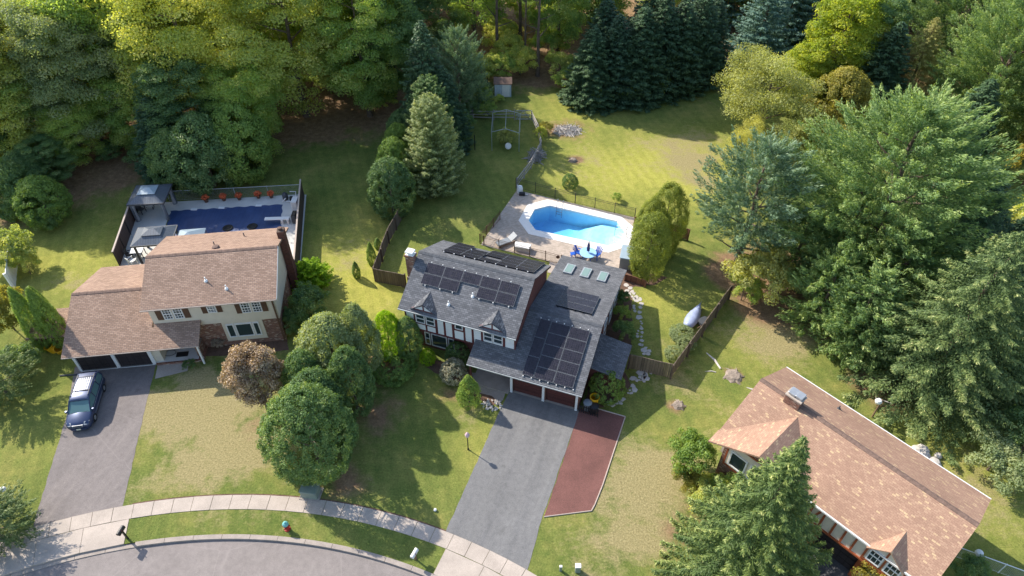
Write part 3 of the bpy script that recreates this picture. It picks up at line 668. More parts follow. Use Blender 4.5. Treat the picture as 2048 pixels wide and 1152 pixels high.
# lower roof: garage + porch, in two butted pieces
lr = MB(); lr.slab([(-3.09, -.65, 2.6), (5.62, -.65, 2.6), (5.62, 4.47, 4.6), (.0, 4.47, 4.6), (.0, 1.23, zgf(1.23)), (-3.09, 1.23, zgf(1.23))], .15)
lr.slab([(0, 4.47, 4.6), (5.62, 4.47, 4.6), (5.62, 13.25, 2.6), (0.0, 13.25, 2.6)], .15)
lr = lr.build('garage_roof', M['shingle_slate'], H1)
c = MB()
for i in range(19):
    a = .02+i*.295; c.slab([(a, 4.3, 4.555+.012*(i % 2)), (a+.285, 4.3, 4.555+.012*(i % 2)), (a+.285, 4.47, 4.62+.012*(i % 2)), (a, 4.47, 4.62+.012*(i % 2))], .02); c.slab([(a, 4.47, 4.62+.012*(i % 2)), (a+.285, 4.47, 4.62+.012*(i % 2)), (a+.285, 4.64, 4.58), (a, 4.64, 4.58)], .02)
c.build('ridge_cap', M['ridge_slate'], lr)
# gutters / fascia
f = MB().box(-9.05, .22, .7, .78, 4.88, 4.96).box(-3.09, 5.62, -.72, -.65, 2.48, 2.56); f.build('gutter', M['galv'], H1)
f = MB()
for x in (-9.05, .19):
    f.slab([(x, .79, 4.99), (x+.03, .79, 4.99), (x+.03, 4.9, 7.19), (x, 4.9, 7.19)], .19); f.slab([(x, 4.9, 7.19), (x+.03, 4.9, 7.19), (x+.03, 9.04, 4.99), (x, 9.04, 4.99)], .19)
f.build('bargeboard', M['maroon'], H1)
# half-timbered front
pn = MB(); PY = 1.25
def pan(x0, x1, z0, z1): pn.box(x0, x1, PY-.03, PY+.01, z0, z1)
for x0, x1, z0, z1 in [(-8.7, -8.06, 2.78, 4.7), (-7.9, -7.18, 2.78, 3.33), (-7.02, -6.36, 2.78, 3.33), (-6.14, -5.66, 2.8, 4.7), (-5.48, -4.98, 2.8, 4.7), (-4.78, -4.06, 2.8, 3.7), (-3.9, -3.4, 2.8, 4.7), (-3.22, -2.66, 2.8, 4.7), (-2.46, -1.75, 3.22, 3.44), (-1.7, -.97, 3.22, 3.44), (-.75, -.05, 3.1, 4.7), (-2.46, -.97, 2.8, 3.1)]: pan(x0, x1, z0, z1)
pn.build('white_panel', M['white'], H1)
tm = MB()
for x in (-8.0, -6.24, -5.57, -4.88, -3.98, -3.31, -2.56, -.86): tm.box(x-.07, x+.07, PY-.055, PY+.02, 2.76, 4.75)
tm.box(-8.72, -.02, PY-.058, PY+.02, 2.66, 2.78); tm.box(-8.0, -6.24, PY-.052, PY+.02, 3.34, 3.46); tm.box(-7.15, -7.05, PY-.05, PY+.02, 2.78, 4.5); tm.box(-4.88, -3.98, PY-.052, PY+.02, 3.7, 3.84); tm.box(-2.56, -.86, PY-.052, PY+.02, 3.12, 3.2)
tm.box(-8.8, -8.68, PY-.06, PY+.02, 2.66, 4.8); tm.box(-.07, .03, PY-.06, PY+.02, 2.66, 4.8)
tm.build('timber', M['maroon'], H1)
for x0, x1, z0, z1, r in [(-7.92, -7.16, 3.48, 4.4, 2), (-7.08, -6.34, 3.48, 4.4, 2), (-4.72, -4.08, 3.88, 4.4, 1), (-2.47, -1.74, 3.46, 4.4, 2), (-1.7, -.95, 3.46, 4.4, 2)]: win(H1, x0, x1, z0, z1, PY, r)
for x0, x1 in ((-7.74, -7.28), (-7.18, -5.85), (-5.75, -5.25)): win(H1, x0, x1, .32, 1.7, 1.98, 2 if x1-x0 < 1 else 1)
win(H1, -2.2, -1.2, .1, 2.1, 1.98, 1, 1, name='front_door')
# dormers
for ux in (-7.05, -1.66):
    zb_, za, yf = 5.12, 5.86, 1.0
    d = MB(); yl = 1.28
    d.slab([(ux-1.03, yf-.12, zb_), (ux, yf-.12, za), (ux, 2.42, za), (ux-1.03, 1.1, zb_+.06)], .07); d.slab([(ux, yf-.12, za), (ux+1.03, yf-.12, zb_), (ux+1.03, 1.1, zb_+.06), (ux, 2.42, za)], .07)
    d = d.build('dormer', M['shingle_slate_cross'], H1)
    MB().slab([(ux-.86, yf, zb_+.03), (ux+.86, yf, zb_+.03), (ux, yf, za-.1)], .05, (0, 1, 0)).build('dormer_panel', M['white'], d)
    q = MB().box(ux-.95, ux+.95, yf-.04, yf+.03, zb_-.06, zb_+.05).box(ux-.05, ux+.05, yf-.035, yf+.02, zb_+.05, za-.18)
    for s_ in (-1, 1): q.slab([(ux+s_*.98, yf-.05, zb_+.06), (ux+s_*.82, yf-.05, zb_+.04), (ux, yf-.05, za-.2), (ux, yf-.05, za-.06)], .06, (0, 1, 0))
    q.build('dormer_timber', M['maroon'], d)
# garage doors, piers, lintel
for x0, x1 in ((.3, 2.45), (2.85, 5.0)):
    d = MB()
    for k_ in range(4): d.box(x0, x1, .1, .17, .04+k_*.56, .58+k_*.56, .015)
    for k_ in range(4):
        for j in range(4): d.box(x0+.08+j*(x1-x0-.1)/4, x0+(j+1)*(x1-x0-.1)/4, .08, .11, .12+k_*.56, .5+k_*.56)
    d.build('garage_door', M['red_door'], H1)
pr = MB()
for x0, x1 in ((.02, .28), (2.47, 2.83), (5.02, 5.35)): pr.box(x0, x1, .02, .22, 0, 2.5)
pr.build('pier', M['dark_brick'], H1)
for x in (.08, 2.56, 5.08): MB().box(x, x+.17, -.1, .015, .04, 2.35).box(x-.02, x+.19, -.13, .018, 0, .04).build('post', M['trim_white'], H1)
MB().box(.3, 5.0, -.06, .2, .0, .03).build('threshold', M['kerb'], H1)
MB().box(-2.95, -2.83, -.5, -.38, 0, 2.48).build('post', M['maroon'], H1)
MB().box(-3.0, .0, -.35, 1.97, 0, .1).build('porch_floor', M['kerb'], H1)
# chimney
ch = MB().box(-9.78, -8.74, 3.85, 4.5, 0, 5.2).box(-9.72, -9.06, 3.9, 4.45, 5.2, 7.25).box(-9.78, -9.0, 3.84, 4.51, 7.25, 7.38).build('chimney', M['brick'], H1)
MB().box(-9.72, -9.06, 3.92, 4.44, 7.38, 7.42).box(-9.6, -9.18, 4.02, 4.34, 7.42, 7.62).box(-9.72, -9.06, 3.9, 4.46, 7.62, 7.72, .04).build('chimney_cap', M['white'], ch)
vent(H1, -5.39, 1.86, 5.56); vent(H1, -3.84, 2.79, 6.05)
vent(H1, -5.9, 7.6, 5.78, .3, 'grey_metal')
# lean-to
MB().xsec([(2.4, 0), (5.5, 0), (5.5, 1.98), (2.4, 1.98)], 5.37, 7.6).build('side_shed', M['maroon_siding'], H1)
MB().slab([(5.36, 2.15, 2.5), (7.83, 2.15, 2.04), (7.83, 5.66, 2.04), (5.36, 5.66, 2.5)], .1).build('side_shed_roof', M['shingle_slate'], H1)
# side windows
for y0, y1 in ((6.7, 7.7), (8.6, 9.6), (10.3, 12.2)): win(H1, y0, y1, .5, 2.3, 5.35, 2, 1 if y1-y0 < 1.2 else 2, axis='x')
# skylights
for u in (.86, 2.26, 3.68):
    s_ = MB().slab([(u, 10.42, zgb(10.42)+.14), (u+.72, 10.42, zgb(10.42)+.14), (u+.72, 11.92, zgb(11.92)+.14), (u, 11.92, zgb(11.92)+.14)], .2).build('skylight', M['galv'], H1)
    MB().slab([(u+.1, 10.54, zgb(10.54)+.155), (u+.62, 10.54, zgb(10.54)+.155), (u+.62, 11.8, zgb(11.8)+.155), (u+.1, 11.8, zgb(11.8)+.155)], .02).build('pane', M['skyglass'], s_)
# solar panels
U = [-8.0+1.472*i for i in range(6)]
for i in range(5): panel(H1, (U[i], U[i+1]), (3.44, 4.21), zmf)
for i in (0, 1, 3, 4): panel(H1, (U[i], U[i+1]), (2.66, 3.43), zmf)
clips(H1, [(u, v_, zmf(v_)+.15) for u in [U[0]+.3+.9*k for k in range(8)] for v_ in (4.24,)]+[(u, 2.63, zmf(2.63)+.12) for u in (-7.6, -6.4, -5.4, -3.3, -2.2, -1.0)])
for r in range(4):
    for i in range(5):
        u0 = -7.66+1.484*i
        if r == 0 and i in (0, 4) and False: continue
        if (r == 1 and i == 2) or (r == 3 and i == 1): continue
        panel(H1, (u0, u0+1.484), (6.0+.77*r, 6.0+.77*(r+1)), zmb)
clips(H1, [(-7.5+.85*k, 5.97, zmb(5.97)+.1) for k in range(9)])
for r in range(3): panel(H1, (1.72, 4.55), (5.48+.86*r, 5.48+.86*(r+1)), zgb)
clips(H1, [(1.9+.65*k, 5.45, zgb(5.45)+.1) for k in range(5)], 'black')
for r in range(3): panel(H1, (1.07, 1.94), (.12-.52+1.4*r-.0, .12-.52+1.4*(r+1)), zgf)
for r in range(5):
    for i in range(2): panel(H1, (1.96+1.46*i, 1.96+1.46*(i+1)), (-.42+.84*r, -.42+.84*(r+1)), zgf)
clips(H1, [(1.1+.6*k, 3.86, zgf(3.86)+.12) for k in range(7)]+[(1.2+.62*k, -.46, zgf(-.46)+.1) for k in range(7)])
# ------------------------------------------------------------------ brown-roofed neighbour
H2 = thing('brown_roofed_house', 'cream and brick two storey house with light brown shingle roof and double garage', 'house', (-33.42, 34.71, 0), rad(7.2))
MB().xsec([(1.15, 2.66), (9.1, 2.66), (9.1, 5.0), (4.95, 6.55), (1.15, 5.05)], 6.5, 15.7).build('upper_wall', M['cream'], H2)
MB().box(6.5, 15.62, 1.27, 9.0, 0, 2.655).build('lower_wall', M['brick'], H2)
MB().xsec([(.06, 0), (9.0, 0), (9.0, 2.3), (4.1, 4.15), (.06, 2.4)], .35, 6.49).build('garage_wall', M['cream'], H2)
gable(H2, 6.2, 16.02, .72, 5.1, 4.92, 6.75, 9.4, 5.05, M['shingle_brown'], ridge=M['ridge_brown'], name='main_roof')
gr = MB(); gr.slab([(.06, -.8, 2.42), (7.95, -.8, 2.42), (6.55, .9, 2.42+1.7*.388), (6.35, .9, 2.42+1.7*.388), (6.35, 4.1, 4.32), (.06, 4.1, 4.32)], .15)
gr.slab([(.06, 4.1, 4.32), (6.35, 4.1, 4.32), (6.35, 9.3, 2.4), (.06, 9.3, 2.4)], .15); gr = gr.build('garage_roof', M['shingle_brown'], H2)
c = MB()
for i in range(22):
    a = .08+i*.284; z = 4.345+.012*(i % 2); c.slab([(a, 3.93, z-.066), (a+.275, 3.93, z-.066), (a+.275, 4.1, z), (a, 4.1, z)], .02); c.slab([(a, 4.1, z), (a+.275, 4.1, z), (a+.275, 4.27, z-.063), (a, 4.27, z-.063)], .02)
c.build('ridge_cap', M['ridge_brown'], gr)
MB().slab([(7.96, -.8, 2.42), (9.9, -.8, 2.42), (9.9, 1.14, 3.22), (6.5, 1.14, 3.22), (6.5, .92, 3.12)], .14).build('porch_roof', M['ridge_brown'] if False else M['shingle_brown'], H2)
MB().box(6.2, 16.02, .65, .72, 4.98, 5.07).box(.06, 9.9, -.85, -.8, 2.33, 2.4).build('gutter', M['cap'], H2)
f = MB()
for x in (15.98,): f.slab([(x+.045, .73, 5.09), (x+.075, .73, 5.09), (x+.075, 4.92, 6.74), (x+.045, 4.92, 6.74)], .2)
f.build('bargeboard', M['trim_white'], H2)
MB().box(15.5, 15.6, 1.0, 1.1, .1, 4.95).build('downspout', M['brown_shutter'], H2)
for s0, w0, w1, s1, z0, z1, n_, rw in [(6.96, 7.42, 8.9, 9.36, 3.58, 4.66, 2, 4), (10.3, 10.7, 11.36, 11.76, 3.88, 4.6, 1, 4), (12.74, 13.14, 14.64, 15.06, 3.56, 4.62, 2, 4)]:
    for i in range(n_):
        a = w0+(w1-w0)*i/n_+(.05 if i else 0); b = w0+(w1-w0)*(i+1)/n_-(.05 if i == 0 and n_ == 2 else 0); win(H2, a, b, z0, z1, 1.15, rw, 3)
    for a, b in ((s0, w0-.03), (w1+.03, s1)):
        sh = MB().box(a, b, 1.09, 1.15, z0, z1)
        for k_ in range(9): sh.box(a+.05, b-.05, 1.075, 1.1, z0+.08+k_*(z1-z0-.16)/9, z0+.08+(k_+.6)*(z1-z0-.16)/9)
        sh.build('shutter', M['brown_shutter'], H2)
MB().box(11.25, 14.3, 1.2, 1.3, .55, 2.655).build('window_surround', M['cream'], H2)
for a, b in ((11.5, 12.1), (12.16, 13.45), (13.51, 14.0)): win(H2, a, b, .98, 2.42, 1.2, 1, 1, frame=.09)
for x0, x1 in ((.45, 2.95), (3.25, 5.6)):
    d = MB().box(x0, x1, -.0, .05, .08, 2.1)
    for k_ in range(4):
        for j in range(4): d.box(x0+.08+j*(x1-x0-.1)/4, x0+(j+1)*(x1-x0-.1)/4, -.02, .01, .14+k_*.5, .54+k_*.5)
    d.build('garage_door', M['dark_door'], H2)
for x0, x1 in ((.22, .42), (2.98, 3.22), (5.63, 5.9)): MB().box(x0, x1, -.07, .055, 0, 2.25).build('post', M['trim_white'], H2)
MB().box(.3, 5.8, -.12, -.08, 0, .05).box(.42, 5.63, -.06, .055, 2.12, 2.25).build('threshold', M['trim_white'], H2)
pf = MB().box(5.95, 9.1, -.1, 1.25, 0, .2); pf = pf.build('porch_floor', M['deckc'], H2)
MB().box(5.95, 9.1, -.22, -.102, 0, .205).box(9.102, 9.5, -.22, 1.25, 0, .205).build('porch_edge', M['brick'], H2)
MB().box(9.02, 9.4, .2, 1.2, .206, 1.2).build('porch_pier', M['brick'], H2)
MB().box(9.5, 9.62, -.5, -.38, .0, 2.2).build('post', M['trim_white'], H2)
MB().box(7.3, 8.2, .3, .8, .206, .225).build('door_mat', M['black'], H2)
MB().box(6.9, 7.7, 1.2, 1.268, .22, 2.2).build('front_door', M['brown_shutter'], H2)
bw = MB(); bw.tube([(6.8+.45*math.cos(a), .75+.3*math.sin(a), .28) for a in [i*PI/8 for i in range(17)]], .02, 6, False)
tag(bw.build('garden_hose', M['black']), 'black coiled hose lying on the porch of the brown roofed house', 'hose'); bpy.data.objects['garden_hose'].location = H2.location; bpy.data.objects['garden_hose'].rotation_euler = H2.rotation_euler
c2 = MB().box(15.72, 16.3, 6.5, 7.4, 0, 3.2).box(15.74, 16.28, 6.6, 7.3, 3.2, 6.75).build('chimney', M['dark_brick'], H2)
MB().lathe([(.16, 6.75), (.16, 6.95), (.12, 6.96)], 16.0, 6.95, 12).build('flue', M['terracotta'], c2)
zl = lambda v_: 5.1+(v_-.72)*1.65/4.2 if v_ < 4.92 else 6.75-(v_-4.92)*1.7/4.48
for u, v_ in ((10.8, 2.6), (12.35, 1.85)): vent(H2, u, v_, zl(v_), .35, 'white')
for u, v_ in ((10.9, 6.3), (12.8, 7.9)): vent(H2, u, v_, zl(v_), .35, 'dark_grey', False)
MB().lathe([(.28, -.15), (.3, .08), (.22, .18), (.05, .2)], 11.2, 5.6, 16).build('roof_fan', M['ridge_brown'], H2).location = (0, 0, zl(5.6))
struct(sheet('front_path', WP([(316, 728), (310, 758), (375, 742), (379, 724)]), .02, M['concrete']))
# ------------------------------------------------------------------ tan-roofed neighbour, lower right
H3 = thing('tan_roofed_house', 'long house with speckled tan shingle roof and half timbered front', 'house', (14.015, 25.27, 0), rad(-47.6))
z3f = lambda v_: 4.6+(v_+.24)*2.02/3.94
MB().xsec([(.65, 0), (7.3, 0), (7.3, 4.55), (3.7, 6.42), (.08, 4.65), (.08, 2.55), (.65, 2.55)], -.7, 12.1).build('main_wall', M['cream'], H3)
gable(H3, -1.14, 12.45, -.24, 4.6, 3.7, 6.62, 7.63, 4.6, M['shingle_tan'], ridge=M['ridge_brown'], name='main_roof')
MB().box(5.2, 12.45, -.33, -.24, 4.46, 4.58).box(-1.14, 12.45, 7.63, 7.72, 4.46, 4.58).build('gutter', M['trim_white'], H3)
# front gabled bay
b_ = MB(); b_.slab([(-1.2, -1.15, 4.45), (2.0, -1.15, 6.3), (2.0, 3.1, 6.3), (-1.2, -.1, 4.62)], .14)
b_.slab([(2.0, -1.15, 6.3), (5.2, -1.15, 4.45), (5.2, -.1, 4.62), (2.0, 3.1, 6.3)], .14)
b_.build('bay_roof', M['shingle_tan_cross'], H3)
MB().slab([(-.45, -.2, 0), (4.5, -.2, 0), (4.5, -.2, 4.75), (2.0, -.2, 6.15), (-.45, -.2, 4.75)], .85, (0, 1, 0)).build('bay_wall', M['brick'], H3)
MB().box(-.1, 3.9, -.23, -.19, 2.3, 4.6).build('bay_panel', M['cream'], H3)
MB().box(-.22, -.1, -.25, -.19, 2.1, 4.7).box(-.22, 4.0, -.25, -.19, 4.5, 4.62).box(-.1, 3.9, -.25, -.19, 2.15, 2.3).build('timber', M['rust_timber'], H3)
win(H3, .1, 1.3, 2.45, 3.9, -.23, 1, 1, frame=.1); win(H3, 1.5, 2.7, 2.45, 3.9, -.23, 1, 1, frame=.1)
# jetty: cream panels between rust timbers
tm = MB(); tm.box(4.6, 12.1, .0, .1, 2.45, 2.6)
for x in (5.6, 6.36, 7.07, 7.72, 8.37, 9.05, 11.2, 12.0): tm.box(x-.06, x+.06, 0.02, .1, 2.6, 4.55)
tm.slab([(5.66, .03, 2.6), (5.78, .03, 2.6), (6.3, .03, 4.4), (6.18, .03, 4.4)], .06, (0, 1, 0)); tm.box(9.1, 11.2, .01, .1, 2.7, 2.85); tm.box(9.05, 11.2, .01, .1, 4.3, 4.42); tm.box(10.05, 10.15, .02, .1, 2.85, 4.3)
tm.build('timber', M['rust_timber'], H3)
for a in (9.2, 10.2): win(H3, a, a+.8, 2.95, 4.2, .06, 2, 3, frame=.08)
d = MB().box(6.6, 9.0, .6, .66, .05, 2.3); 
for k_ in range(4): d.box(6.65, 8.95, .57, .61, .1+k_*.55, .6+k_*.55, .02)
d.build('garage_door', M['dark_door'], H3)
MB().box(6.2, 6.6, .3, .64, 0, 2.44).box(9.0, 9.4, .3, .64, 0, 2.44).build('pier', M['rust_timber'], H3)
# small front dormer gable
b_ = MB(); b_.slab([(8.95, -.42, 4.45), (10.02, -.42, 5.45), (10.02, 1.45, 5.45), (8.95, -.1, 4.68)], .09); b_.slab([(10.02, -.42, 5.45), (11.1, -.42, 4.45), (11.1, -.1, 4.68), (10.02, 1.45, 5.45)], .09)
dm = b_.build('dormer', M['shingle_tan_cross'], H3)
MB().slab([(9.15, -.25, 4.45), (10.9, -.25, 4.45), (10.02, -.25, 5.3)], .2, (0, 1, 0)).build('dormer_panel', M['cream'], dm)
q = MB().box(9.05, 11.0, -.3, -.2, 4.38, 4.5).box(9.97, 10.07, -.29, -.2, 4.5, 5.2)
for s_ in (-1, 1): q.slab([(10.02+s_*1.0, -.31, 4.45), (10.02+s_*.86, -.31, 4.45), (10.02, -.31, 5.22), (10.02, -.31, 5.38)], .1, (0, 1, 0))
q.build('dormer_timber', M['rust_timber'], dm)
ch = MB().box(.75, 1.75, 3.3, 3.95, 5.8, 7.15).build('chimney', M['brick'], H3)
MB().box(.7, 1.8, 3.25, 4.0, 7.15, 7.25).build('chimney_shelf', M['concrete'], ch)
MB().box(.85, 1.25, 3.38, 3.88, 7.25, 7.4).box(.8, 1.3, 3.33, 3.93, 7.4, 7.48, .03).box(1.32, 1.68, 3.4, 3.86, 7.25, 7.42).box(1.27, 1.74, 3.35, 3.92, 7.42, 7.5, .03).build('chimney_cap', M['grey_metal'], ch)
vent(H3, 3.2, 6.5, 4.6+(7.63-6.5)*.513, .3, 'dark_grey')
#@@NEXT
# ------------------------------------------------------------------ minivan
van = thing('minivan', 'dark blue minivan with silver roof rack parked nose out on the left driveway', 'car', (-31.08, 31.35, .012), rad(-80)); van.scale = (.88, .88, .88)
LEN = 5.05
def loft(name, st, mat, parent, smooth=True):
    mb = MB(); n = len(st[0][1]); vs = []
    for x, sec in st: vs += [(x, y, z) for y, z in sec]
    fs = [(i*n+k, i*n+(k+1) % n, (i+1)*n+(k+1) % n, (i+1)*n+k) for i in range(len(st)-1) for k in range(n)]
    fs += [tuple(range(n-1, -1, -1)), tuple(range(len(vs)-n, len(vs)))]
    mb.add(vs, fs); o = mb.build(name, mat, parent, smooth)
    return o
def sec(hw, zb, zt, sh=.85):      # lower body section: half width, bottom, shoulder height
    return [(-hw*.9, zb), (hw*.9, zb), (hw, zb+.12), (hw*1.01, (zb+zt)/2), (hw*.97, zt-.08), (hw*sh, zt), (0, zt+.03), (-hw*sh, zt), (-hw*.97, zt-.08), (-hw*1.01, (zb+zt)/2), (-hw, zb+.12)]
xs = [(-2.52, .84, .35, .95), (-2.42, .92, .25, 1.02), (-1.6, .98, .2, 1.05), (0, .99, .2, 1.05), (1.2, .99, .2, 1.04), (1.45, .985, .2, 1.02), (1.85, .97, .2, .95), (2.2, .94, .22, .86), (2.4, .87, .25, .78), (2.52, .72, .3, .66)]
loft('body', [(x, sec(a, b, c)) for x, a, b, c in xs], M['car'], van)
def cab(hwb, hwt, z0, z1): return [(-hwb, z0), (hwb, z0), (hwb*.985, z0+.1), (hwt, z1-.03), (-hwt, z1-.03), (-hwb*.985, z0+.1)]
loft('windows', [(-2.47, cab(.86, .76, .93, .98)), (-2.3, cab(.9, .77, .98, 1.62)), (.45, cab(.93, .76, 1.0, 1.68)), (1.42, cab(.9, .8, .98, 1.06))], M['carglass'], van, False)
def rf(hw, z): return [(-hw, z-.05), (hw, z-.05), (hw*.98, z+.02), (hw*.8, z+.055), (0, z+.075), (-hw*.8, z+.055), (-hw*.98, z+.02)]
loft('roof', [(-2.36, rf(.76, 1.6)), (-2.2, rf(.79, 1.66)), (-1, rf(.8, 1.7)), (.1, rf(.79, 1.7)), (.5, rf(.77, 1.67)), (.62, rf(.74, 1.6))], M['car_roof'], van)
p = MB()
for s_ in (-1, 1):
    p.tube([(.5, s_*.755, 1.65), (1.42, s_*.86, 1.03)], .045, 6); p.tube([(-2.3, s_*.775, 1.62), (-2.45, s_*.87, 1.0)], .07, 6); p.tube([(-.1, s_*.78, 1.68), (-.05, s_*.925, 1.04)], .04, 6); p.tube([(-1.3, s_*.78, 1.68), (-1.3, s_*.925, 1.04)], .045, 6)
p.build('pillars', M['car'], van)
rk = MB()
for s_ in (-1, 1): rk.tube([(-2.1, s_*.66, 1.72), (-2.0, s_*.66, 1.79), (.2, s_*.66, 1.79), (.3, s_*.66, 1.72)], .025, 6)
for x in (-1.75, -.25): rk.tube([(x, -.66, 1.79), (x, 0, 1.82), (x, .66, 1.79)], .03, 6)
rk.build('roof_rack', M['black'], van)
rb = MB()
for k_ in range(7): rb.box(-1.65, -.35, -.48+k_*.15, -.42+k_*.15, 1.755, 1.785)
rb.build('roof_slats', M['silver'], van)
for x in (-1.53, 1.55):
    for s_ in (-1, 1):
        wh = MB()
        prof = [(.2, -.11), (.33, -.11), (.35, -.06), (.35, .06), (.33, .11), (.2, .11)]
        for k_ in range(20):
            for a in range(len(prof)-1):
                r0, h0 = prof[a]; r1, h1 = prof[a+1]; t0, t1 = 2*PI*k_/20, 2*PI*(k_+1)/20
                wh.add([(x+r0*math.cos(t0), s_*.9+h0, .35+r0*math.sin(t0)), (x+r0*math.cos(t1), s_*.9+h0, .35+r0*math.sin(t1)), (x+r1*math.cos(t1), s_*.9+h1, .35+r1*math.sin(t1)), (x+r1*math.cos(t0), s_*.9+h1, .35+r1*math.sin(t0))], [(0, 1, 2, 3)])
        o = wh.build('wheel', M['tyre'], van)
        rm = MB(); ctr = (x, s_*1.0, .35); rm.tube([(x, s_*.86, .35), (x, s_*1.0, .35)], .21, 18); rm.build('rim', M['silver'], o)
for s_ in (-1, 1):
    MB().slab([(2.15, s_*.9, .84), (2.47, s_*.72, .72), (2.5, s_*.5, .74), (2.25, s_*.5, .87)][::(-s_)], .16).build('headlight', M['headlight'], van)
    o = MB().box(1.12, 1.32, s_*1.02-.1, s_*1.02+.1, 1.0, 1.16, .04).build('mirror', M['car'], van)
    MB().box(-2.2, 1.1, s_*1.0-.012, s_*1.0+.012, .97, .99).box(-1.1, 1.2, s_*1.005-.012, s_*1.005+.012, .5, .54).build('side_moulding', M['silver'], van)
g_ = MB().slab([(2.5, -.42, .74), (2.5, .42, .74), (2.58, .36, .56), (2.58, -.36, .56)], .06, (-1, 0, 0)).build('grille', M['silver'], van)
MB().slab([(2.515, -.36, .72), (2.515, .36, .72), (2.59, .31, .585), (2.59, -.31, .585)], .01, (-1, 0, 0)).build('grille_mesh', M['dark_grey'], g_)
MB().slab([(2.3, -.85, .42), (2.56, -.6, .42), (2.62, 0, .42), (2.56, .6, .42), (2.3, .85, .42)], .2).build('bumper', M['car'], van)
MB().box(2.6, 2.64, -.16, .16, .32, .44).build('number_plate', M['plate'], van)
MB().tube([(1.46, -.75, 1.02), (1.35, 0, 1.06)], .015, 5).tube([(1.46, .1, 1.02), (1.35, .75, 1.06)], .015, 5).build('wiper', M['black'], van)
MB().box(.9, 1.3, -.7, .7, .85, .97).build('dashboard', M['dark_grey'], van)
# ------------------------------------------------------------------ fences
def run(pts, fn):
    for a, b in zip(pts, pts[1:]): fn(Vector(a), Vector(b))
def local(root): return root.matrix_world
def fence_thing(name, label, pts, h, mat, postmat, pitch=2.4, lowcap=None, group=None, thick=.05, kind='board', postr=.06):
    P = [Vector(W(*p)) for p in pts]; o0 = P[0].copy(); root = thing(name, label, 'fence', o0, group=group)
    P = [p-o0 for p in P]
    for a, b in zip(P, P[1:]):
        d = (b-a); L = d.length; d.normalize(); nrm = Vector((-d.y, d.x, 0)); mb = MB()
        if kind == 'board':
            n = int(L/.145)
            for i in range(n):
                s0 = a+d*(L*i/n+.006); s1 = a+d*(L*(i+1)/n-.006); hh = h+.02*math.sin(i*12.9); k_ = thick*.5+.008*math.sin(i*7.7)
                q = [s0-nrm*k_, s1-nrm*k_, s1+nrm*k_, s0+nrm*k_]; mb.prism([(v.x, v.y) for v in q], .04, hh)
            mb.build('boards', mat, root)
            if lowcap:
                q = [a-nrm*.09, b-nrm*.09, b+nrm*.09, a+nrm*.09]; MB().prism([(v.x, v.y) for v in q], h+.02, h+.09).build('cap', lowcap, root)
        elif kind == 'screen':
            q = [a-nrm*.02, b-nrm*.02, b+nrm*.02, a+nrm*.02]; MB().prism([(v.x, v.y) for v in q], .05, h).build('panel', mat, root)
            if lowcap: q = [a-nrm*.07-nrm*.0, b-nrm*.07, b+nrm*.07, a+nrm*.07]; MB().prism([(v.x, v.y) for v in q], h+.003, h+.1).build('cap', lowcap, root)
        elif kind == 'iron':
            n = int(L/.12)
            for z in (.12, h-.25, h-.05): mb.tube([a+Vector((0, 0, z)), b+Vector((0, 0, z))], .018, 4)
            for i in range(n): p = a+d*(L*(i+.5)/n); mb.tube([p+Vector((0, 0, .08)), p+Vector((0, 0, h-.03))], .011, 4)
            mb.build('railing', mat, root)
        elif kind == 'rail':
            for z in (.35, .75, 1.1):
                n = max(1, int(L/2.2))
                for i in range(n):
                    p, q = a+d*L*i/n, a+d*L*(i+1)/n; j = .05*math.sin(i*5+z*9); mb.tube([p+Vector((0, 0, z+j)), q+Vector((0, 0, z-j))], .055, 6)
            mb.build('rails', mat, root)
        elif kind == 'link':
            mb.tube([a+Vector((0, 0, h)), b+Vector((0, 0, h))], .03, 6); mb.tube([a+Vector((0, 0, .08)), b+Vector((0, 0, .08))], .008, 4); mb.build('top_rail', postmat, root)
            w_ = MB(); st = .14; n = int(L/st)
            for i in range(-int(h/st), n+1):
                for s_ in (1, -1):
                    x0, x1 = (i*st, i*st+h) ; z0, z1 = (0, h) if s_ > 0 else (h, 0)
                    t0 = max(0, -x0/h); t1 = min(1, (L-x0)/h)
                    if t1 <= t0: continue
                    p = a+d*(x0+h*t0); q = a+d*(x0+h*t1); za, zb__ = z0+(z1-z0)*t0, z0+(z1-z0)*t1
                    w_.tube([p+Vector((0, 0, za)), q+Vector((0, 0, zb__))], .0035, 3, False)
            w_.build('wire_mesh', mat, root)
        n = max(1, int(round(L/pitch)))
        for i in range(n+1):
            if i == 0 and a is not P[0]: continue
            p = a+d*L*i/n
            pb = MB()
            if kind in ('board', 'screen'): p = p-nrm*(thick/2+postr+.002); pb.box(p.x-postr, p.x+postr, p.y-postr, p.y+postr, 0, h+.04)
            else: pb.tube([(p.x, p.y, 0), (p.x, p.y, h+.06)], postr, 6)
            pb.build('post', postmat, root)
    return root
fence_thing('wooden_fence', 'weathered board fence from the side shed out and along the right neighbour boundary', [(1256, 736), (1341, 756), (1455, 598)], 1.6, M['fence'], M['fence_dark'])
fence_thing('wooden_fence', 'weathered board fence left of the tudor house, running back past the small cypresses', [(812, 576), (750, 563), (777, 487), (806, 434)], 1.55, M['fence'], M['fence_dark'])
fence_thing('iron_fence', 'black iron railing behind the octagonal pool along the sunny back lawn', [(1032, 376), (1150, 407), (1269, 437)], 1.25, M['black'], M['black'], 1.9, kind='iron', postr=.035)
fence_thing('iron_fence', 'dark brown iron railing between the pool patio and the back of the tudor house', [(1000, 440), (960, 487), (968, 490), (1122, 529)], 1.1, M['brown_shutter'], M['brown_shutter'], 1.5, kind='iron', postr=.045)
fence_thing('screen_fence', 'brown screened fence on the left side of the covered pool', [(240, 534), (271, 440), (279, 414)], 1.7, M['screen'], M['black'], 2.2, lowcap=M['cap'], kind='screen', postr=.03)
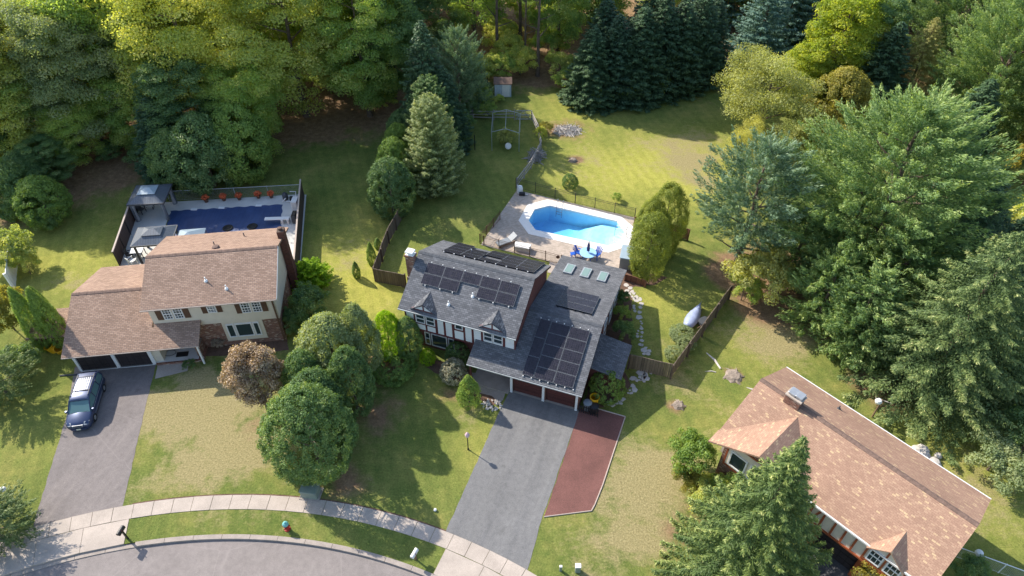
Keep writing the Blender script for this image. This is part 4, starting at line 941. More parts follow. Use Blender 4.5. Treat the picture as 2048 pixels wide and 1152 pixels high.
fence_thing('screen_fence', 'tall brown screened fence on the right side of the covered pool', [(609, 392), (597, 560)], 1.95, M['screen'], M['black'], 2.4, lowcap=M['cap'], kind='screen', postr=.03)
fence_thing('chain_link_fence', 'chain link fence behind the row of orange flower pots', [(339.6, 402), (604, 388)], 1.15, M['galv'], M['galv'], 3.1, kind='link', postr=.03)
fence_thing('rail_fence', 'old split rail fence across the back of the garden beside the gate', [(905, 240), (1029, 240)], 1.25, M['rail'], M['rail'], 2.4, kind='rail', postr=.07)
fence_thing('rail_fence', 'leaning split rail fence curving from the garden gate down to the iron pool railing', [(1063, 240), (1076, 268), (1082, 300), (1062, 338), (1034, 376)], 1.15, M['rail'], M['rail'], 2.2, kind='rail', postr=.07)
fence_thing('low_fence', 'low brown wooden fence beside the right corner of the pool paving', [(1270, 446), (1292, 460), (1300, 470)], .8, M['fence_brown'], M['fence_brown'], 1.6, kind='board')
fence_thing('slatted_fence', 'reddish brown slatted fence panel behind the juniper on the back lawn', [(1330, 467), (1375, 480)], 1.3, M['fence_brown'], M['fence_brown'], 1.6, kind='board')
fence_thing('low_fence', 'low brown fence panel between the juniper and the grey extension roof', [(1250, 560), (1290, 573)], .7, M['fence_brown'], M['fence_brown'], 1.3, kind='board')
fence_thing('wire_fence', 'thin white topped wire fence at the lower right edge behind the tan roofed house', [(1905, 1112), (2090, 1180)], 1.1, M['galv'], M['white'], 3, kind='link', postr=.03)
# gate
gt = thing('garden_gate', 'grey wooden gate with diagonal braces between two rail fences', 'gate', W(1031, 240)); L = W(1062, 240)[0]-W(1031, 240)[0]
mb = MB(); 
for z in (.12, .65, 1.2): mb.box(.05, L-.05, -.03, .03, z-.05, z+.05)
mb.slab([(.05, -.04, .15), (.15, -.04, .15), (L/2, -.04, 1.15), (L/2-.1, -.04, 1.15)], .05, (0, 1, 0)); mb.slab([(L-.05, -.04, .15), (L-.15, -.04, .15), (L/2, -.04, 1.15), (L/2+.1, -.04, 1.15)], .05, (0, 1, 0))
mb.build('frame', M['galv'], gt); mb = MB()
for i in range(12): mb.box(.1+i*(L-.2)/12, .13+i*(L-.2)/12, -.01, .01, .1, 1.2)
mb.build('wire_panel', M['rail'], gt)
# white vinyl fence far left
fence_thing('vinyl_fence', 'tall white vinyl fence at the left edge of the photo', [(36, 520), (31, 578)], 1.8, M['vinyl'], M['vinyl'], 1.9, kind='board', postr=.07)
# picket screen by the bins
pk = thing('picket_screen', 'short black picket screen hiding the bins at the garage corner', 'fence', W(1176, 829), rad(-19.7))
mb = MB().box(-.75, .75, .03, .06, .2, .26).box(-.75, .75, .03, .06, .62, .68)
for i in range(9): mb.box(-.72+i*.17, -.65+i*.17, -.0, .028, .02, .85)
mb.build('pickets', M['black'], pk)
# ------------------------------------------------------------------ bins
def bin_(name, label, loc, col, r=.3, h=.95, lid=True, group=None, rim=True):
    t_ = thing(name, label, 'bin', loc, group=group); mb = MB()
    if lid: mb.lathe([(r*.8, 0), (r, h*.9)], 0, 0, 20)
    else: mb.lathe([(r*.8, 0), (r, h*.95), (r*1.1, h*.96), (r*1.1, h), (r*.95, h), (r*.75, .05)], 0, 0, 22)
    mb.build('bucket', M[col], t_)
    if lid: MB().lathe([(r*1.08, h*.9), (r*1.08, h*.95), (r*.8, h), (r*.2, h*1.03)], 0, 0, 20).build('lid', M[col], t_)
    return t_
bin_('bin', 'open yellow bin standing beside the round bush at the garage corner', W(1187.5, 810), 'yellow', .33, 1.0, False)
bin_('bin', 'round grey lidded bin behind the picket screen at the garage corner', W(1174, 818), 'grey_plastic', .3, .85)
bin_('bin', 'black lidded bin behind the right end of the picket screen', W(1187, 823), 'black', .32, .75)
b_ = bin_('bin', 'open yellow bin tipped toward the cypresses, left of the pair by the brown house', W(110, 702), 'yellow', .34, .75, False, 'yellow bins beside the brown roofed house'); b_.rotation_euler = (.15, -.25, 0)
b_ = bin_('bin', 'open yellow bin against the wall, right of the pair by the brown house', W(121, 703), 'yellow', .34, .7, False, 'yellow bins beside the brown roofed house'); b_.rotation_euler = (.3, .3, 0)
# lean-to shed of the brown house, half hidden by cypresses
sh = thing('lean_to_shed', 'low red brown shed with pale pink roof behind the three cypresses', 'shed', H2.location, rad(7.2))
MB().box(-3.6, -.6, 2.5, 4.9, 0, 1.7).build('wall', M['fence_brown'], sh); MB().slab([(-3.8, 2.2, 1.72), (-.4, 2.2, 1.72), (-.4, 5.1, 2.0), (-3.8, 5.1, 2.0)], .1).build('roof', M['shingle_brown'], sh)
# air conditioner
ac = thing('air_conditioner', 'square white air conditioning unit beside the brick chimney of the brown house', 'air conditioner', W(600, 584), rad(7))
MB().box(-.42, .42, -.4, .4, 0, .72, .05).build('casing', M['trim_white'], ac); mb = MB().lathe([(.31, .72), (.31, .735)], 0, 0, 24); mb.build('grille', M['grey_plastic'], ac)
mb = MB()
for r_ in (.1, .17, .24, .3): mb.tube([(r_*math.cos(a*PI/12), r_*math.sin(a*PI/12), .74) for a in range(25)], .008, 4, False)
mb.build('guard', M['black'], ac)
# pool equipment at covered pool
pe = thing('pool_pump', 'white and black pool pump and filter in the back right corner of the covered pool', 'pump', W(583, 401, .05))
MB().lathe([(.25, 0), (.28, .1), (.28, .6), (.15, .78), (.05, .8)], -.6, .2, 14).build('filter', M['dark_grey'], pe); MB().box(-.1, .3, -.2, .1, 0, .5, .04).build('motor', M['black'], pe)
MB().tube([(-.4, -.3, .15), (.2, -.4, .15), (.5, -.1, .3), (.5, .4, .8), (-.1, .4, .8)], .05, 8).tube([(-.8, -.3, .1), (-.4, -.3, .5)], .05, 8).build('pipe', M['white'], pe)
pb = thing('storage_locker', 'tall white storage locker against the right screened fence of the covered pool', 'locker', W(596, 420, .05))
MB().box(-.35, .2, -.5, .5, 0, 1.3, .03).build('cabinet', M['trim_white'], pb); MB().box(-.4, -.352, -.4, .4, .1, 1.2).build('door', M['white'], pb)
pb = thing('wall_heater', 'dark box mounted below the white locker at the right fence', 'heater', W(593, 440, .05))
MB().box(-.25, .15, -.6, .3, 0, .9, .03).build('cabinet', M['dark_grey'], pb); MB().box(-.2, .1, -.55, .25, .902, .95).build('lid', M['black'], pb)
# gazebos
def gazebo(label, c4, zh, loc, rz, w_, d_, posts='grey'):
    t_ = thing('gazebo', label, 'gazebo', loc, rz)
    o_ = .22; X, Y = w_/2+o_, d_/2+o_; ze = 2.15; zm = 2.62; xi, yi = X*.42, Y*.4
    P = [(-X, -Y), (X, -Y), (X, Y), (-X, Y)]; Q = [(-xi, -yi), (xi, -yi), (xi, yi), (-xi, yi)]
    mb = MB(); ms = MB()
    for i in range(4):
        j = (i+1) % 4; (mb if i % 2 == 0 else ms).slab([(*P[i], ze), (*P[j], ze), (*Q[j], zm), (*Q[i], zm)], .04)
    r_ = mb.build('roof', M['gaz_metal'], t_); ms.build('roof_side', M['gaz_metal_y'], r_)
    mb = MB(); x2, y2 = xi*1.15, yi*1.15; top = [(-xi*.25, 0), (xi*.25, 0)]
    mb.slab([(-x2, -y2, zm+.06), (x2, -y2, zm+.06), (xi*.3, 0, zm+.3), (-xi*.3, 0, zm+.3)], .04); mb.slab([(x2, y2, zm+.06), (-x2, y2, zm+.06), (-xi*.3, 0, zm+.3), (xi*.3, 0, zm+.3)], .04)
    mb.slab([(x2, -y2, zm+.06), (x2, y2, zm+.06), (xi*.3, 0, zm+.3)], .04); mb.slab([(-x2, y2, zm+.06), (-x2, -y2, zm+.06), (-xi*.3, 0, zm+.3)], .04)
    mb.build('roof_cap', M['gaz_top'] if posts == 'grey' else M['gaz_metal'], r_)
    fr_ = MB().box(-X, X, -Y-.02, -Y+.04, ze-.14, ze+.02).box(-X, X, Y-.04, Y+.02, ze-.14, ze+.02).box(-X-.02, -X+.04, -Y+.05, Y-.05, ze-.14, ze+.02).box(X-.04, X+.02, -Y+.05, Y-.05, ze-.14, ze+.02); fr_.build('beam', M['dark_grey'], t_)
    for sx in (-1, 1):
        for sy in (-1, 1):
            MB().box(sx*w_/2-.08, sx*w_/2+.08, sy*d_/2-.08, sy*d_/2+.08, 0, ze).build('post', M['gaz_metal'] if posts == 'grey' else M['black'], t_)
            if posts == 'grey': # gathered curtain
                MB().lathe([(.2, .05), (.16, .5), (.1, 1.1), (.16, 1.6), (.22, 2.05)], sx*(w_/2-.12), sy*(d_/2-.12), 9).build('curtain', M['grey_plastic'], t_)
    return t_
ga, gb_ = Vector(W(273, 439, .05)), Vector(W(337, 433, .05)); gc = Vector(W(343, 408, .05)); gw = (gb_-ga).length
ctr = (ga+gc)/2
gazebo('grey metal gazebo with tied curtains at the back left corner of the covered pool', None, 0, (ctr.x+.35, ctr.y-.1, .05), rad(5), gw, 2.7)
gazebo('slate grey metal gazebo with black posts close behind the brown roofed house', None, 0, Vector(W(325, 508, .05)), rad(7), 3.0, 2.2, 'black')
cu = thing('canopy', 'pale peaked canopy just showing over the brown house roof by the pool', 'canopy', W(392, 506, .05), rad(7)); cu.scale = (.8, .8, .97)
MB().add([(-1.5, -1.5, 1.9), (1.5, -1.5, 1.9), (1.5, 1.5, 1.9), (-1.5, 1.5, 1.9), (0, 0, 2.55)], [(0, 1, 4), (1, 2, 4), (2, 3, 4), (3, 0, 4), (0, 3, 2, 1)]).build('cloth', M['gaz_top'], cu)
for sx in (-1, 1):
    for sy in (-1, 1): MB().tube([(sx*1.4, sy*1.4, 0), (sx*1.4, sy*1.4, 1.9)], .04, 6).build('post', M['dark_grey'], cu)
def table(name, label, loc, w_, d_, h, top, leg, rz=0):
    t_ = thing(name, label, 'table', loc, rz); MB().box(-w_/2, w_/2, -d_/2, d_/2, h-.04, h, .02).build('table_top', top, t_)
    for sx in (-1, 1):
        for sy in (-1, 1): MB().box(sx*(w_/2-.08)-.03, sx*(w_/2-.08)+.03, sy*(d_/2-.08)-.03, sy*(d_/2-.08)+.03, 0, h-.04).build('leg', leg, t_)
    return t_
table('patio_table', 'square white topped table under the gazebo near the brown house', W(279, 512, .05), 1.1, .9, .74, M['white'], M['black'], rad(7))
table('low_table', 'small low grey table under the pool gazebo', W(300, 417, .05), .9, .5, .4, M['trim_white'], M['dark_grey'], rad(7))
def chair(label, loc, rz, mat, group=None, kind='plain'):
    t_ = thing('chair', label, 'chair', loc, rz, group)
    MB().box(-.26, .26, -.26, .26, .4, .45, .02).build('seat', mat, t_)
    b_ = MB()
    if kind == 'adirondack':
        for i in range(5): x = -.22+i*.11; b_.slab([(x-.045, .2, .35), (x+.045, .2, .35), (x+.04+x*.25, .52, 1.05-abs(x)*.7), (x-.04+x*.25, .52, 1.05-abs(x)*.7)], .03, (0, 1, 0))
    else: b_.slab([(-.25, .25, .42), (.25, .25, .42), (.24, .38, .95), (-.24, .38, .95)], .04, (0, 1, 0))
    b_.build('backrest', mat, t_)
    for sx in (-1, 1):
        MB().box(sx*.3-.05, sx*.3+.05, -.32, .3, .6, .63).build('armrest', mat, t_)
        for sy in (-1, 1): MB().box(sx*.27-.025, sx*.27+.025, sy*.25-.025, sy*.25+.025, 0, .6 if sy < 0 else .45).build('leg', mat, t_)
    return t_
chair('dark patio chair under the pool gazebo, near its left posts', W(285, 425, .05), rad(70), M['dark_grey'])
chair('dark chair left of the white topped table under the second gazebo', W(264, 515, .05), rad(100), M['black'])
chair('white chair in front of the second gazebo near the screened fence', W(267, 528, .05), rad(150), M['white'])
# patio set at the octagonal pool
pt = thing('round_table', 'round light blue patio table between the two blue chairs', 'table', W(1175, 517, .05))
MB().lathe([(.72, .68), (.76, .7), (.76, .73), (.72, .74)], 0, 0, 28).build('table_top', M['lt_blue'], pt)
for k_ in range(4): a = k_*PI/2+.5; MB().tube([(.5*math.cos(a), .5*math.sin(a), 0), (.35*math.cos(a), .35*math.sin(a), .69)], .03, 6).build('leg', M['blue_plastic'], pt)
um = thing('parasol', 'closed navy parasol standing through the light blue table', 'parasol', W(1175, 517, .05))
MB().tube([(0, 0, .1), (0, 0, 2.05)], .025, 6).build('pole', M['black'], um)
pr_ = MB(); zz = [(.05, .85), (.16, .95), (.13, 1.1), (.17, 1.25), (.12, 1.4), (.14, 1.55), (.09, 1.75), (.05, 1.9), (.02, 2.05)]
for (r0, z0), (r1, z1) in zip(zz, zz[1:]):
    n = 10
    for k_ in range(n):
        f0 = r0*(1 if k_ % 2 else .6); f0b = r0*(1 if (k_+1) % 2 else .6); f1 = r1*(1 if k_ % 2 else .6); f1b = r1*(1 if (k_+1) % 2 else .6); a, b = 2*PI*k_/n, 2*PI*(k_+1)/n
        pr_.add([(f0*math.cos(a), f0*math.sin(a), z0), (f0b*math.cos(b), f0b*math.sin(b), z0), (f1b*math.cos(b), f1b*math.sin(b), z1), (f1*math.cos(a), f1*math.sin(a), z1)], [(0, 1, 2, 3)])
pr_.build('cloth', M['navy_cloth'], um)
chair('blue fan backed chair left of the round light blue table', W(1158, 512, .05), rad(60), M['blue_plastic'], 'blue patio chairs at the light blue table', 'adirondack')
chair('blue fan backed chair right of the round light blue table', W(1192, 516, .05), rad(-40), M['blue_plastic'], 'blue patio chairs at the light blue table', 'adirondack')
table('side_table', 'small blue side table beside the left blue patio chair', W(1146, 513, .05), .5, .4, .4, M['blue_plastic'], M['blue_plastic'], .3)
st_ = thing('storage_cabinet', 'tall grey storage cabinet at the pool corner next to the junipers', 'cabinet', W(1251, 528, .05), rad(-14))
MB().box(-.5, .55, -.75, 1.0, 0, 1.25).build('cabinet', M['grey_plastic'], st_); MB().box(-.56, .61, -.82, 1.06, 1.252, 1.33, .03).build('lid', M['gaz_top'], st_)
def lounger(label, loc, rz, fm, cm, group):
    t_ = thing('sun_lounger', label, 'sun lounger', loc, rz, group)
    MB().box(-.35, .35, -.95, .35, .28, .36, .03).build('seat', cm, t_); MB().slab([(-.35, .36, .36), (.35, .36, .36), (.35, 1.0, .78), (-.35, 1.0, .78)], .07).build('backrest', cm, t_)
    for sx in (-1, 1):
        MB().box(sx*.36-.03, sx*.36+.03, -.98, .9, .2, .27).build('side_rail', fm, t_)
        for y in (-.8, .7): MB().box(sx*.33-.035, sx*.33+.035, y-.04, y+.04, 0, .2).build('leg', fm, t_)
lounger('brown wooden sun lounger on the pool patio near the house', W(1012, 487, .05), rad(-60), M['wood'], M['grey_plastic'], 'loungers on the pool patio')
bx = thing('deck_box', 'long white deck box on the pool patio behind the iron railing', 'box', W(1045, 499, .05), rad(-15))
MB().box(-.72, .72, -.35, .35, 0, .45, .04).build('box', M['white'], bx); MB().box(-.75, .75, -.38, .38, .452, .52, .04).build('lid', M['trim_white'], bx)
tb = MB().tube([(0, 0, .5), (0, -.06, .5)], .17, 14); o = tb.build('sun_plaque', M['terracotta']); o.location = W(1115, 527); o.location.z = .3; tag(o, 'round dark plaque hanging on the brown iron railing', 'ornament')
pf_ = thing('pool_filter', 'white and black pool filter pump at the back left corner of the paving', 'pump', W(1040, 386, .05))
MB().lathe([(.28, 0), (.3, .5), (.22, .75), (.05, .85)], 0, .1, 14).build('tank', M['white'], pf_); MB().box(-.1, .5, -.5, -.2, 0, .3, .04).build('motor', M['black'], pf_); MB().tube([(.2, -.35, .15), (.8, -.4, .1)], .05, 6).tube([(0, 0, .8), (-.25, .1, .9), (-.3, .2, .2)], .05, 6).build('pipe', M['trim_white'], pf_)
# ------------------------------------------------------------------ back garden things
gs = thing('garden_shed', 'small pale blue metal shed with brown roof at the edge of the wood', 'shed', W(1006, 194))
MB().xsec([(0, 0), (1.6, 0), (1.6, 1.7), (.8, 2.1), (0, 1.7)], -1.0, 1.0).build('wall', board('shed_metal', (.5, .57, .63), .2, 0, .04, .6), gs)
gable(gs, -1.1, 1.1, -.1, 1.72, .8, 2.2, 1.7, 1.72, M['ridge_brown'], .06)
MB().box(-.1, .8, -.03, -.002, .05, 1.6).build('door', M['trim_white'], gs)
# arbour frame with a wheel-shaped ornament
ar = thing('garden_arbour', 'tall thin metal pipe arbour with peaked top around a small bush', 'arbour', W(1012, 290)); mb = MB(); o0 = ar.location
A = Vector(W(984, 301))-o0; B = Vector(W(1038, 303))-o0; Cc = Vector(W(986, 262))-o0; D = Vector(W(1040, 264))-o0
for p in (A, B, Cc, D): MB().tube([p, p+Vector((0, 0, 2.3))], .035, 6).build('post', M['galv'], ar)
for a, b in ((A, B), (Cc, D)): m_ = (a+b)/2+Vector((0, 0, 2.75)); mb.tube([a+Vector((0, 0, 2.3)), m_, b+Vector((0, 0, 2.3))], .03, 6)
mb.tube([(A+B)/2+Vector((0, 0, 2.75)), (Cc+D)/2+Vector((0, 0, 2.75))], .03, 6); mb.tube([A+Vector((0, 0, 2.3)), Cc+Vector((0, 0, 2.3))], .03, 6); mb.tube([B+Vector((0, 0, 2.3)), D+Vector((0, 0, 2.3))], .03, 6)
mb.build('roof_pipes', M['galv'], ar)
o = MB().lathe([(.1, 0), (.28, .02), (.36, .1), (.28, .18), (.1, .18)], 0, 0, 18).build('bird_bath', M['coping']); o.location = W(1016, 292, .55); o.rotation_euler = (1.1, 0, .3); 
bb = MB().tube([(0, .1, -.5), (0, .05, .05)], .04, 6); bb.build('stand', M['galv'], o); tag(o, 'round pale disc ornament on a stand in front of the small bush', 'ornament')
cb = MB(); 
for px, py in ((915, 295), (950, 300), (920, 262)): p = Vector(W(px, py)); cb.tube([p, p+Vector((0, 0, 1.9))], .05, 6)
o = cb.build('plant_cage', M['black']); tag(o, 'dark posts of a garden cage beside the tall dark conifers', 'cage')
# brush pile
def pile(name, label, cat, px, py, R_, n, mat, h=.4, seed=0, l=(.4, 1.2), rr=.02):
    r = np.random.default_rng(seed); mb = MB()
    for _ in range(n):
        a = r.uniform(0, 6.28); q = R_*math.sqrt(r.uniform(0, 1)); x, y = q*math.cos(a)*1.5, q*math.sin(a); z = h*(1-q/R_)*r.uniform(.1, 1)+.04
        d = Vector((r.normal(), r.normal(), r.normal()*.25)).normalized()*r.uniform(*l)/2; mb.tube([Vector((x, y, z))-d, Vector((x, y, z))+d], rr*r.uniform(.6, 1.6), 4)
    o = mb.build(name, mat); o.location = W(px, py); return tag(o, label, cat)
pile('brush_pile', 'heap of grey sticks and ash on the back lawn', 'brush pile', 1136, 262, 1.1, 300, M['stone'], .35, 3)
pile('brush_pile', 'long tangle of bare pale branches along the leaning rail fence', 'brush pile', 1072, 315, .75, 110, M['rail'], 1.0, 4, (.6, 1.8), .03).rotation_euler = (0, 0, 1.2)
def stump(px, py, r_, label, seed, rough=True):
    r = np.random.default_rng(seed); t_ = thing('tree_stump', label, 'stump', W(px, py)); mb = MB(); n = 18
    v = []; hs = [(1.25, 0), (1.0, .1), (.8, .2), (.5, .22)]
    for k_, z in hs:
        for i in range(n): q = r_*k_*(1+.07*math.sin(i*2.1+seed)+r.uniform(-.07, .07)); v.append((q*math.cos(2*PI*i/n), q*math.sin(2*PI*i/n), z+r.uniform(-.03, .03)*(z > 0)))
    mb.add(v, [(a*n+i, a*n+(i+1) % n, (a+1)*n+(i+1) % n, (a+1)*n+i) for a in range(3) for i in range(n)]+[tuple(range(3*n, 4*n))]); mb.build('trunk', M['bark_grey'], t_)
    mb = MB()
    for i in range(7): a = r.uniform(0, 6.28); mb.tube([(r_*.9*math.cos(a), r_*.9*math.sin(a), .08), (r_*1.35*math.cos(a+.1), r_*1.35*math.sin(a+.1), .02), (r_*1.7*math.cos(a+.25), r_*1.7*math.sin(a+.25), -.02)], [.08, .05, .015], 5)
    mb.build('roots', M['bark_grey'], t_)
stump(1467, 752, .55, 'large grey tree stump on the lawn above the tan roofed house', 1)
stump(1357, 811, .35, 'smaller low stump near the corner of the wooden fence', 2)
stump(1146, 321, .35, 'reddish stump on the sunny back lawn', 3)
for i, (a, b, r_) in enumerate([((1413, 706), (1441, 738), .09), ((1493, 775), (1516, 788), .07), ((1410, 743), (1432, 745), .045)]):
    p, q = Vector(W(*a)), Vector(W(*b)); m_ = (p+q)/2+Vector((.1, .05, 0)); o = MB().tube([Vector((0, 0, .02)), m_-p+Vector((0, 0, .05)), q-p+Vector((0, 0, .04))], [r_*.4, r_, r_*.8], 6).build('tree_root', M['stone'])
    o.location = p; tag(o, ['long pale exposed root between the fence shadow and the large stump', 'pale exposed root beside the peak of the tan roof', 'thin pale root lying left of the large stump'][i], 'root')
# boat under tarp, on low dark trailer
bt = thing('covered_boat', 'narrow boat under a pale blue tarp beside the wooden fence', 'boat', W(1386, 650), 0)
d0 = Vector(W(1375, 657)); d1 = Vector(W(1398, 618)); dv = (d1-d0); ang = math.atan2(dv.y, dv.x); bt.location = (d0+d1)/2; bt.rotation_euler = (0, 0, ang); Lb = dv.length+.5
secs = []
for i in range(13):
    t_ = i/12; x = -Lb/2+Lb*t_; w_ = .62*math.sin(PI*min(1, .12+t_*.95))**.6*(1-.35*t_); z = .42+.05*math.cos(i*2)
    secs.append((x, [(-w_*.5, .18), (w_*.5, .18), (w_, .45+.03*math.sin(i*3)), (w_*.55, z+.22), (0, z+.34+.03*math.sin(i*2.3)), (-w_*.55, z+.22), (-w_, .45)]))
loft('tarp', secs, M['tarp'], bt)
MB().box(-Lb*.4, Lb*.4, -.3, -.2, .05, .17).box(-Lb*.4, Lb*.4, .2, .3, .05, .17).build('cradle', M['black'], bt)
bk = thing('wheelbarrow', 'dark upturned wheelbarrow between the covered boat and the fence', 'wheelbarrow', W(1404, 647), .6)
MB().slab([(-.5, -.35, .5), (.5, -.25, .4), (.5, .25, .4), (-.5, .35, .5)], .25).build('tray', M['dark_grey'], bk); MB().tube([(-1.0, -.35, .35), (.3, -.2, .2), (.75, 0, .15)], .03, 6).tube([(-1.0, .35, .35), (.3, .2, .2), (.75, 0, .15)], .03, 6).build('handles', M['wood'], bk)
MB().lathe([(.1, -.05), (.2, -.05), (.2, .05), (.1, .05)], 0, 0, 14).build('wheel', M['tyre'], bk).location = (.75, 0, .2)
# ------------------------------------------------------------------ street furniture
lp = thing('lamp_post', 'slim black garden lamp post with a pink glass lantern on the front lawn', 'lamp post', W(936.5, 899))
MB().lathe([(.07, 0), (.06, .15), (.035, .2), (.03, 1.5)], 0, 0, 10).build('post', M['black'], lp)
MB().lathe([(.06, 1.5), (.13, 1.56), (.16, 1.78)], 0, 0, 6).build('lantern', M['pink_lamp'], lp); MB().lathe([(.18, 1.78), (.12, 1.9), (.03, 1.98)], 0, 0, 6).build('lantern_cap', M['pink_lamp'], lp)
def mailbox(label, px, py, rz, mat, h=1.15, postmat='black'):
    t_ = thing('mailbox', label, 'mailbox', W(px, py), rz)
    MB().box(-.05, .05, -.05, .05, 0, h).box(-.04, .04, -.3, .2, h-.08, h).build('post', M[postmat], t_)
    mb = MB(); pr_ = [(-.12, h), (.12, h), (.12, h+.14)]+[(.12*math.cos(a*PI/8), h+.14+.1*math.sin(a*PI/8)) for a in range(1, 8)]+[(-.12, h+.14)]
    n = len(pr_); mb.add([(x, -.34, z) for x, z in pr_]+[(x, .26, z) for x, z in pr_], [tuple(range(n)), tuple(range(2*n-1, n-1, -1))]+[(i, n+i, n+(i+1) % n, (i+1) % n) for i in range(n)]); mb.build('box', M[mat], t_)
    MB().box(.125, .14, -.1, -.06, h+.05, h+.3).build('flag', M['maroon'], t_)
    return t_
mailbox('black mailbox on a post at the kerb beside the left driveway', 255.5, 1077, rad(-10), 'black', 1.0)
mailbox('pale mailbox on a dark post at the kerb beside the right driveway', 832, 1119, rad(-25), 'trim_white', .8, 'wood')
fh = thing('fire_hydrant', 'red fire hydrant with a teal cap on the grass verge', 'hydrant', W(575, 1058))
MB().lathe([(.2, 0), (.2, .06), (.13, .08), (.13, .5), (.17, .52), (.17, .58)], 0, 0, 14).build('barrel', M['hydrant_red'], fh)
MB().lathe([(.2, .58), (.2, .64), (.15, .76), (.06, .82), (.05, .9)], 0, 0, 14).build('bonnet', M['hydrant_teal'], fh)
MB().tube([(-.24, 0, .42), (.24, 0, .42)], .07, 8).tube([(0, 0, .42), (0, -.25, .42)], .09, 8).build('nozzle', M['hydrant_red'], fh)
tf = thing('transformer_box', 'grey green utility transformer box beside the big round tree', 'transformer', W(623, 988), rad(-8))
MB().box(-.55, .55, -.4, .4, .08, .75, .05).build('cabinet', M['trans_green'], tf); MB().box(-.58, .58, -.43, .43, .752, .82, .04).build('lid', M['trans_green'], tf); MB().box(-.68, .68, -.52, .52, 0, .078).build('pad', M['kerb'], tf)
def pedestal(label, px, py, r_, h):
    t_ = thing('utility_pedestal', label, 'pedestal', W(px, py), 0, 'pedestals on the grass at the bottom edge'); MB().box(-r_, r_, -r_*.8, r_*.8, 0, h-.05, .02).build('housing', M['trans_green'], t_); MB().box(-r_*1.12, r_*1.12, -r_*.95, r_*.95, h-.05, h, .02).build('cap', M['trim_white'], t_)
pedestal('small thin utility pedestal at the bottom edge right of the driveway', 1121, 1141, .08, .6); pedestal('larger white capped utility pedestal at the bottom edge, right of the thin one', 1155, 1142, .16, .75)
o = MB().lathe([(.02, 0), (.09, .03), (.11, .09), (.09, .15), (.03, .18)], 0, 0, 14).build('lawn_ball', M['white']); o.location = W(870.5, 1021); tag(o, 'small white ball on the shaded lawn near the pavement', 'ball')
o = MB().lathe([(.02, 0), (.16, .06), (.2, .18), (.14, .32), (.03, .36)], 0, 0, 14).build('globe_light', M['white']); o.location = W(22, 996); o.location.z = .9; tag(o, 'white globe lamp on a stem among the branches at the lower left edge', 'lamp'); MB().tube([(0, 0, -.9), (0, 0, .02)], .03, 6).build('stem', M['dark_grey'], o)
gl_ = thing('globe_lamp_post', 'leaning wooden lamp post with a white globe behind the tan roofed house', 'lamp post', W(1744, 834))
MB().tube([(0, 0, 0), (.1, .1, 1.9)], .06, 8).build('post', M['wood'], gl_); MB().tube([(-.15, .5, 1.6), (.75, -.1, 1.75)], .035, 6).build('crossbar', M['rail'], gl_)
MB().lathe([(.03, 1.55), (.2, 1.65), (.24, 1.8), (.18, 1.95), (.04, 2.0)], -.15, .05, 14).build('globe', M['white'], gl_)
fl = thing('flood_light', 'white dome lamp beside the right gable of the tan roofed house', 'lamp', W(1940, 1125)); MB().tube([(0, 0, 0), (0, 0, 1.2)], .03, 6).build('stem', M['galv'], fl); MB().lathe([(.05, 1.15), (.24, 1.2), (.2, 1.36), (.05, 1.42)], 0, 0, 14).build('dome', M['white'], fl)
pd = thing('garden_rocks', 'cluster of grey rocks behind the tan roof edge', 'rocks', W(1850, 915)); r = np.random.default_rng(4)
for i in range(7):
    q = MB(); n = 7; r_ = r.uniform(.2, .45); q.lathe([(r_, 0), (r_*1.1, .12), (r_*.7, .28), (r_*.2, .32)], 0, 0, n); o = q.build('rock', M['stone'], pd); o.location = (r.uniform(-1.2, 1.2), r.uniform(-.6, .6), 0); o.rotation_euler = (r.uniform(-.3, .3), r.uniform(-.3, .3), r.uniform(0, 6)); o.scale = (1, r.uniform(.6, 1), 1)
o = MB().tube([(0, 0, .05), (1.2, .1, .05), (1.25, .1, .1)], .06, 8).build('drain_pipe', M['dark_grey']); o.location = W(120, 752); tag(o, 'short dark drain pipe lying on grass beside the parked minivan', 'pipe')
gr_ = pile('rock_edging', 'small heap of pale stones at the end of the front path', 'stones', 985, 810, .5, 40, M['stone'], .2, 8, (.1, .25), .07)
# ------------------------------------------------------------------ vegetation
def unit(v): return v/np.maximum(np.linalg.norm(v, axis=1, keepdims=True), 1e-6)
def rdir(r, n): return unit(r.normal(size=(n, 3)))
def leafmesh(name, mat, p, nor, d, L, Wd, tint, bend=0.0):
    """many small leaf faces: rhombs centred at p, lying across nor, pointing along d"""
    n = len(p); nor = unit(nor); d = unit(d-nor*np.sum(d*nor, 1, keepdims=True)); s_ = np.cross(nor, d)
    L = np.broadcast_to(L, (n,))[:, None]; Wd = np.broadcast_to(Wd, (n,))[:, None]
    V = np.stack([p-d*L/2, p+s_*Wd/2-d*L*.05, p+d*L/2, p-s_*Wd/2-d*L*.05], 1).reshape(-1, 3).astype('f')
    me = bpy.data.meshes.new(name); me.vertices.add(4*n); me.vertices.foreach_set('co', V.ravel())
    me.loops.add(4*n); me.loops.foreach_set('vertex_index', np.arange(4*n, dtype='i')); me.polygons.add(n); me.polygons.foreach_set('loop_start', np.arange(0, 4*n, 4, dtype='i'))
    me.update(); at = me.attributes.new('tint', 'FLOAT', 'FACE'); at.data.foreach_set('value', np.clip(tint, 0, 1).astype('f')); me.materials.append(mat); return me
def cat(parts): return [np.concatenate([np.broadcast_to(q[i], (len(q[0]),)) if np.ndim(q[i]) < 2 and i > 2 else q[i] for q in parts]) for i in range(6)]
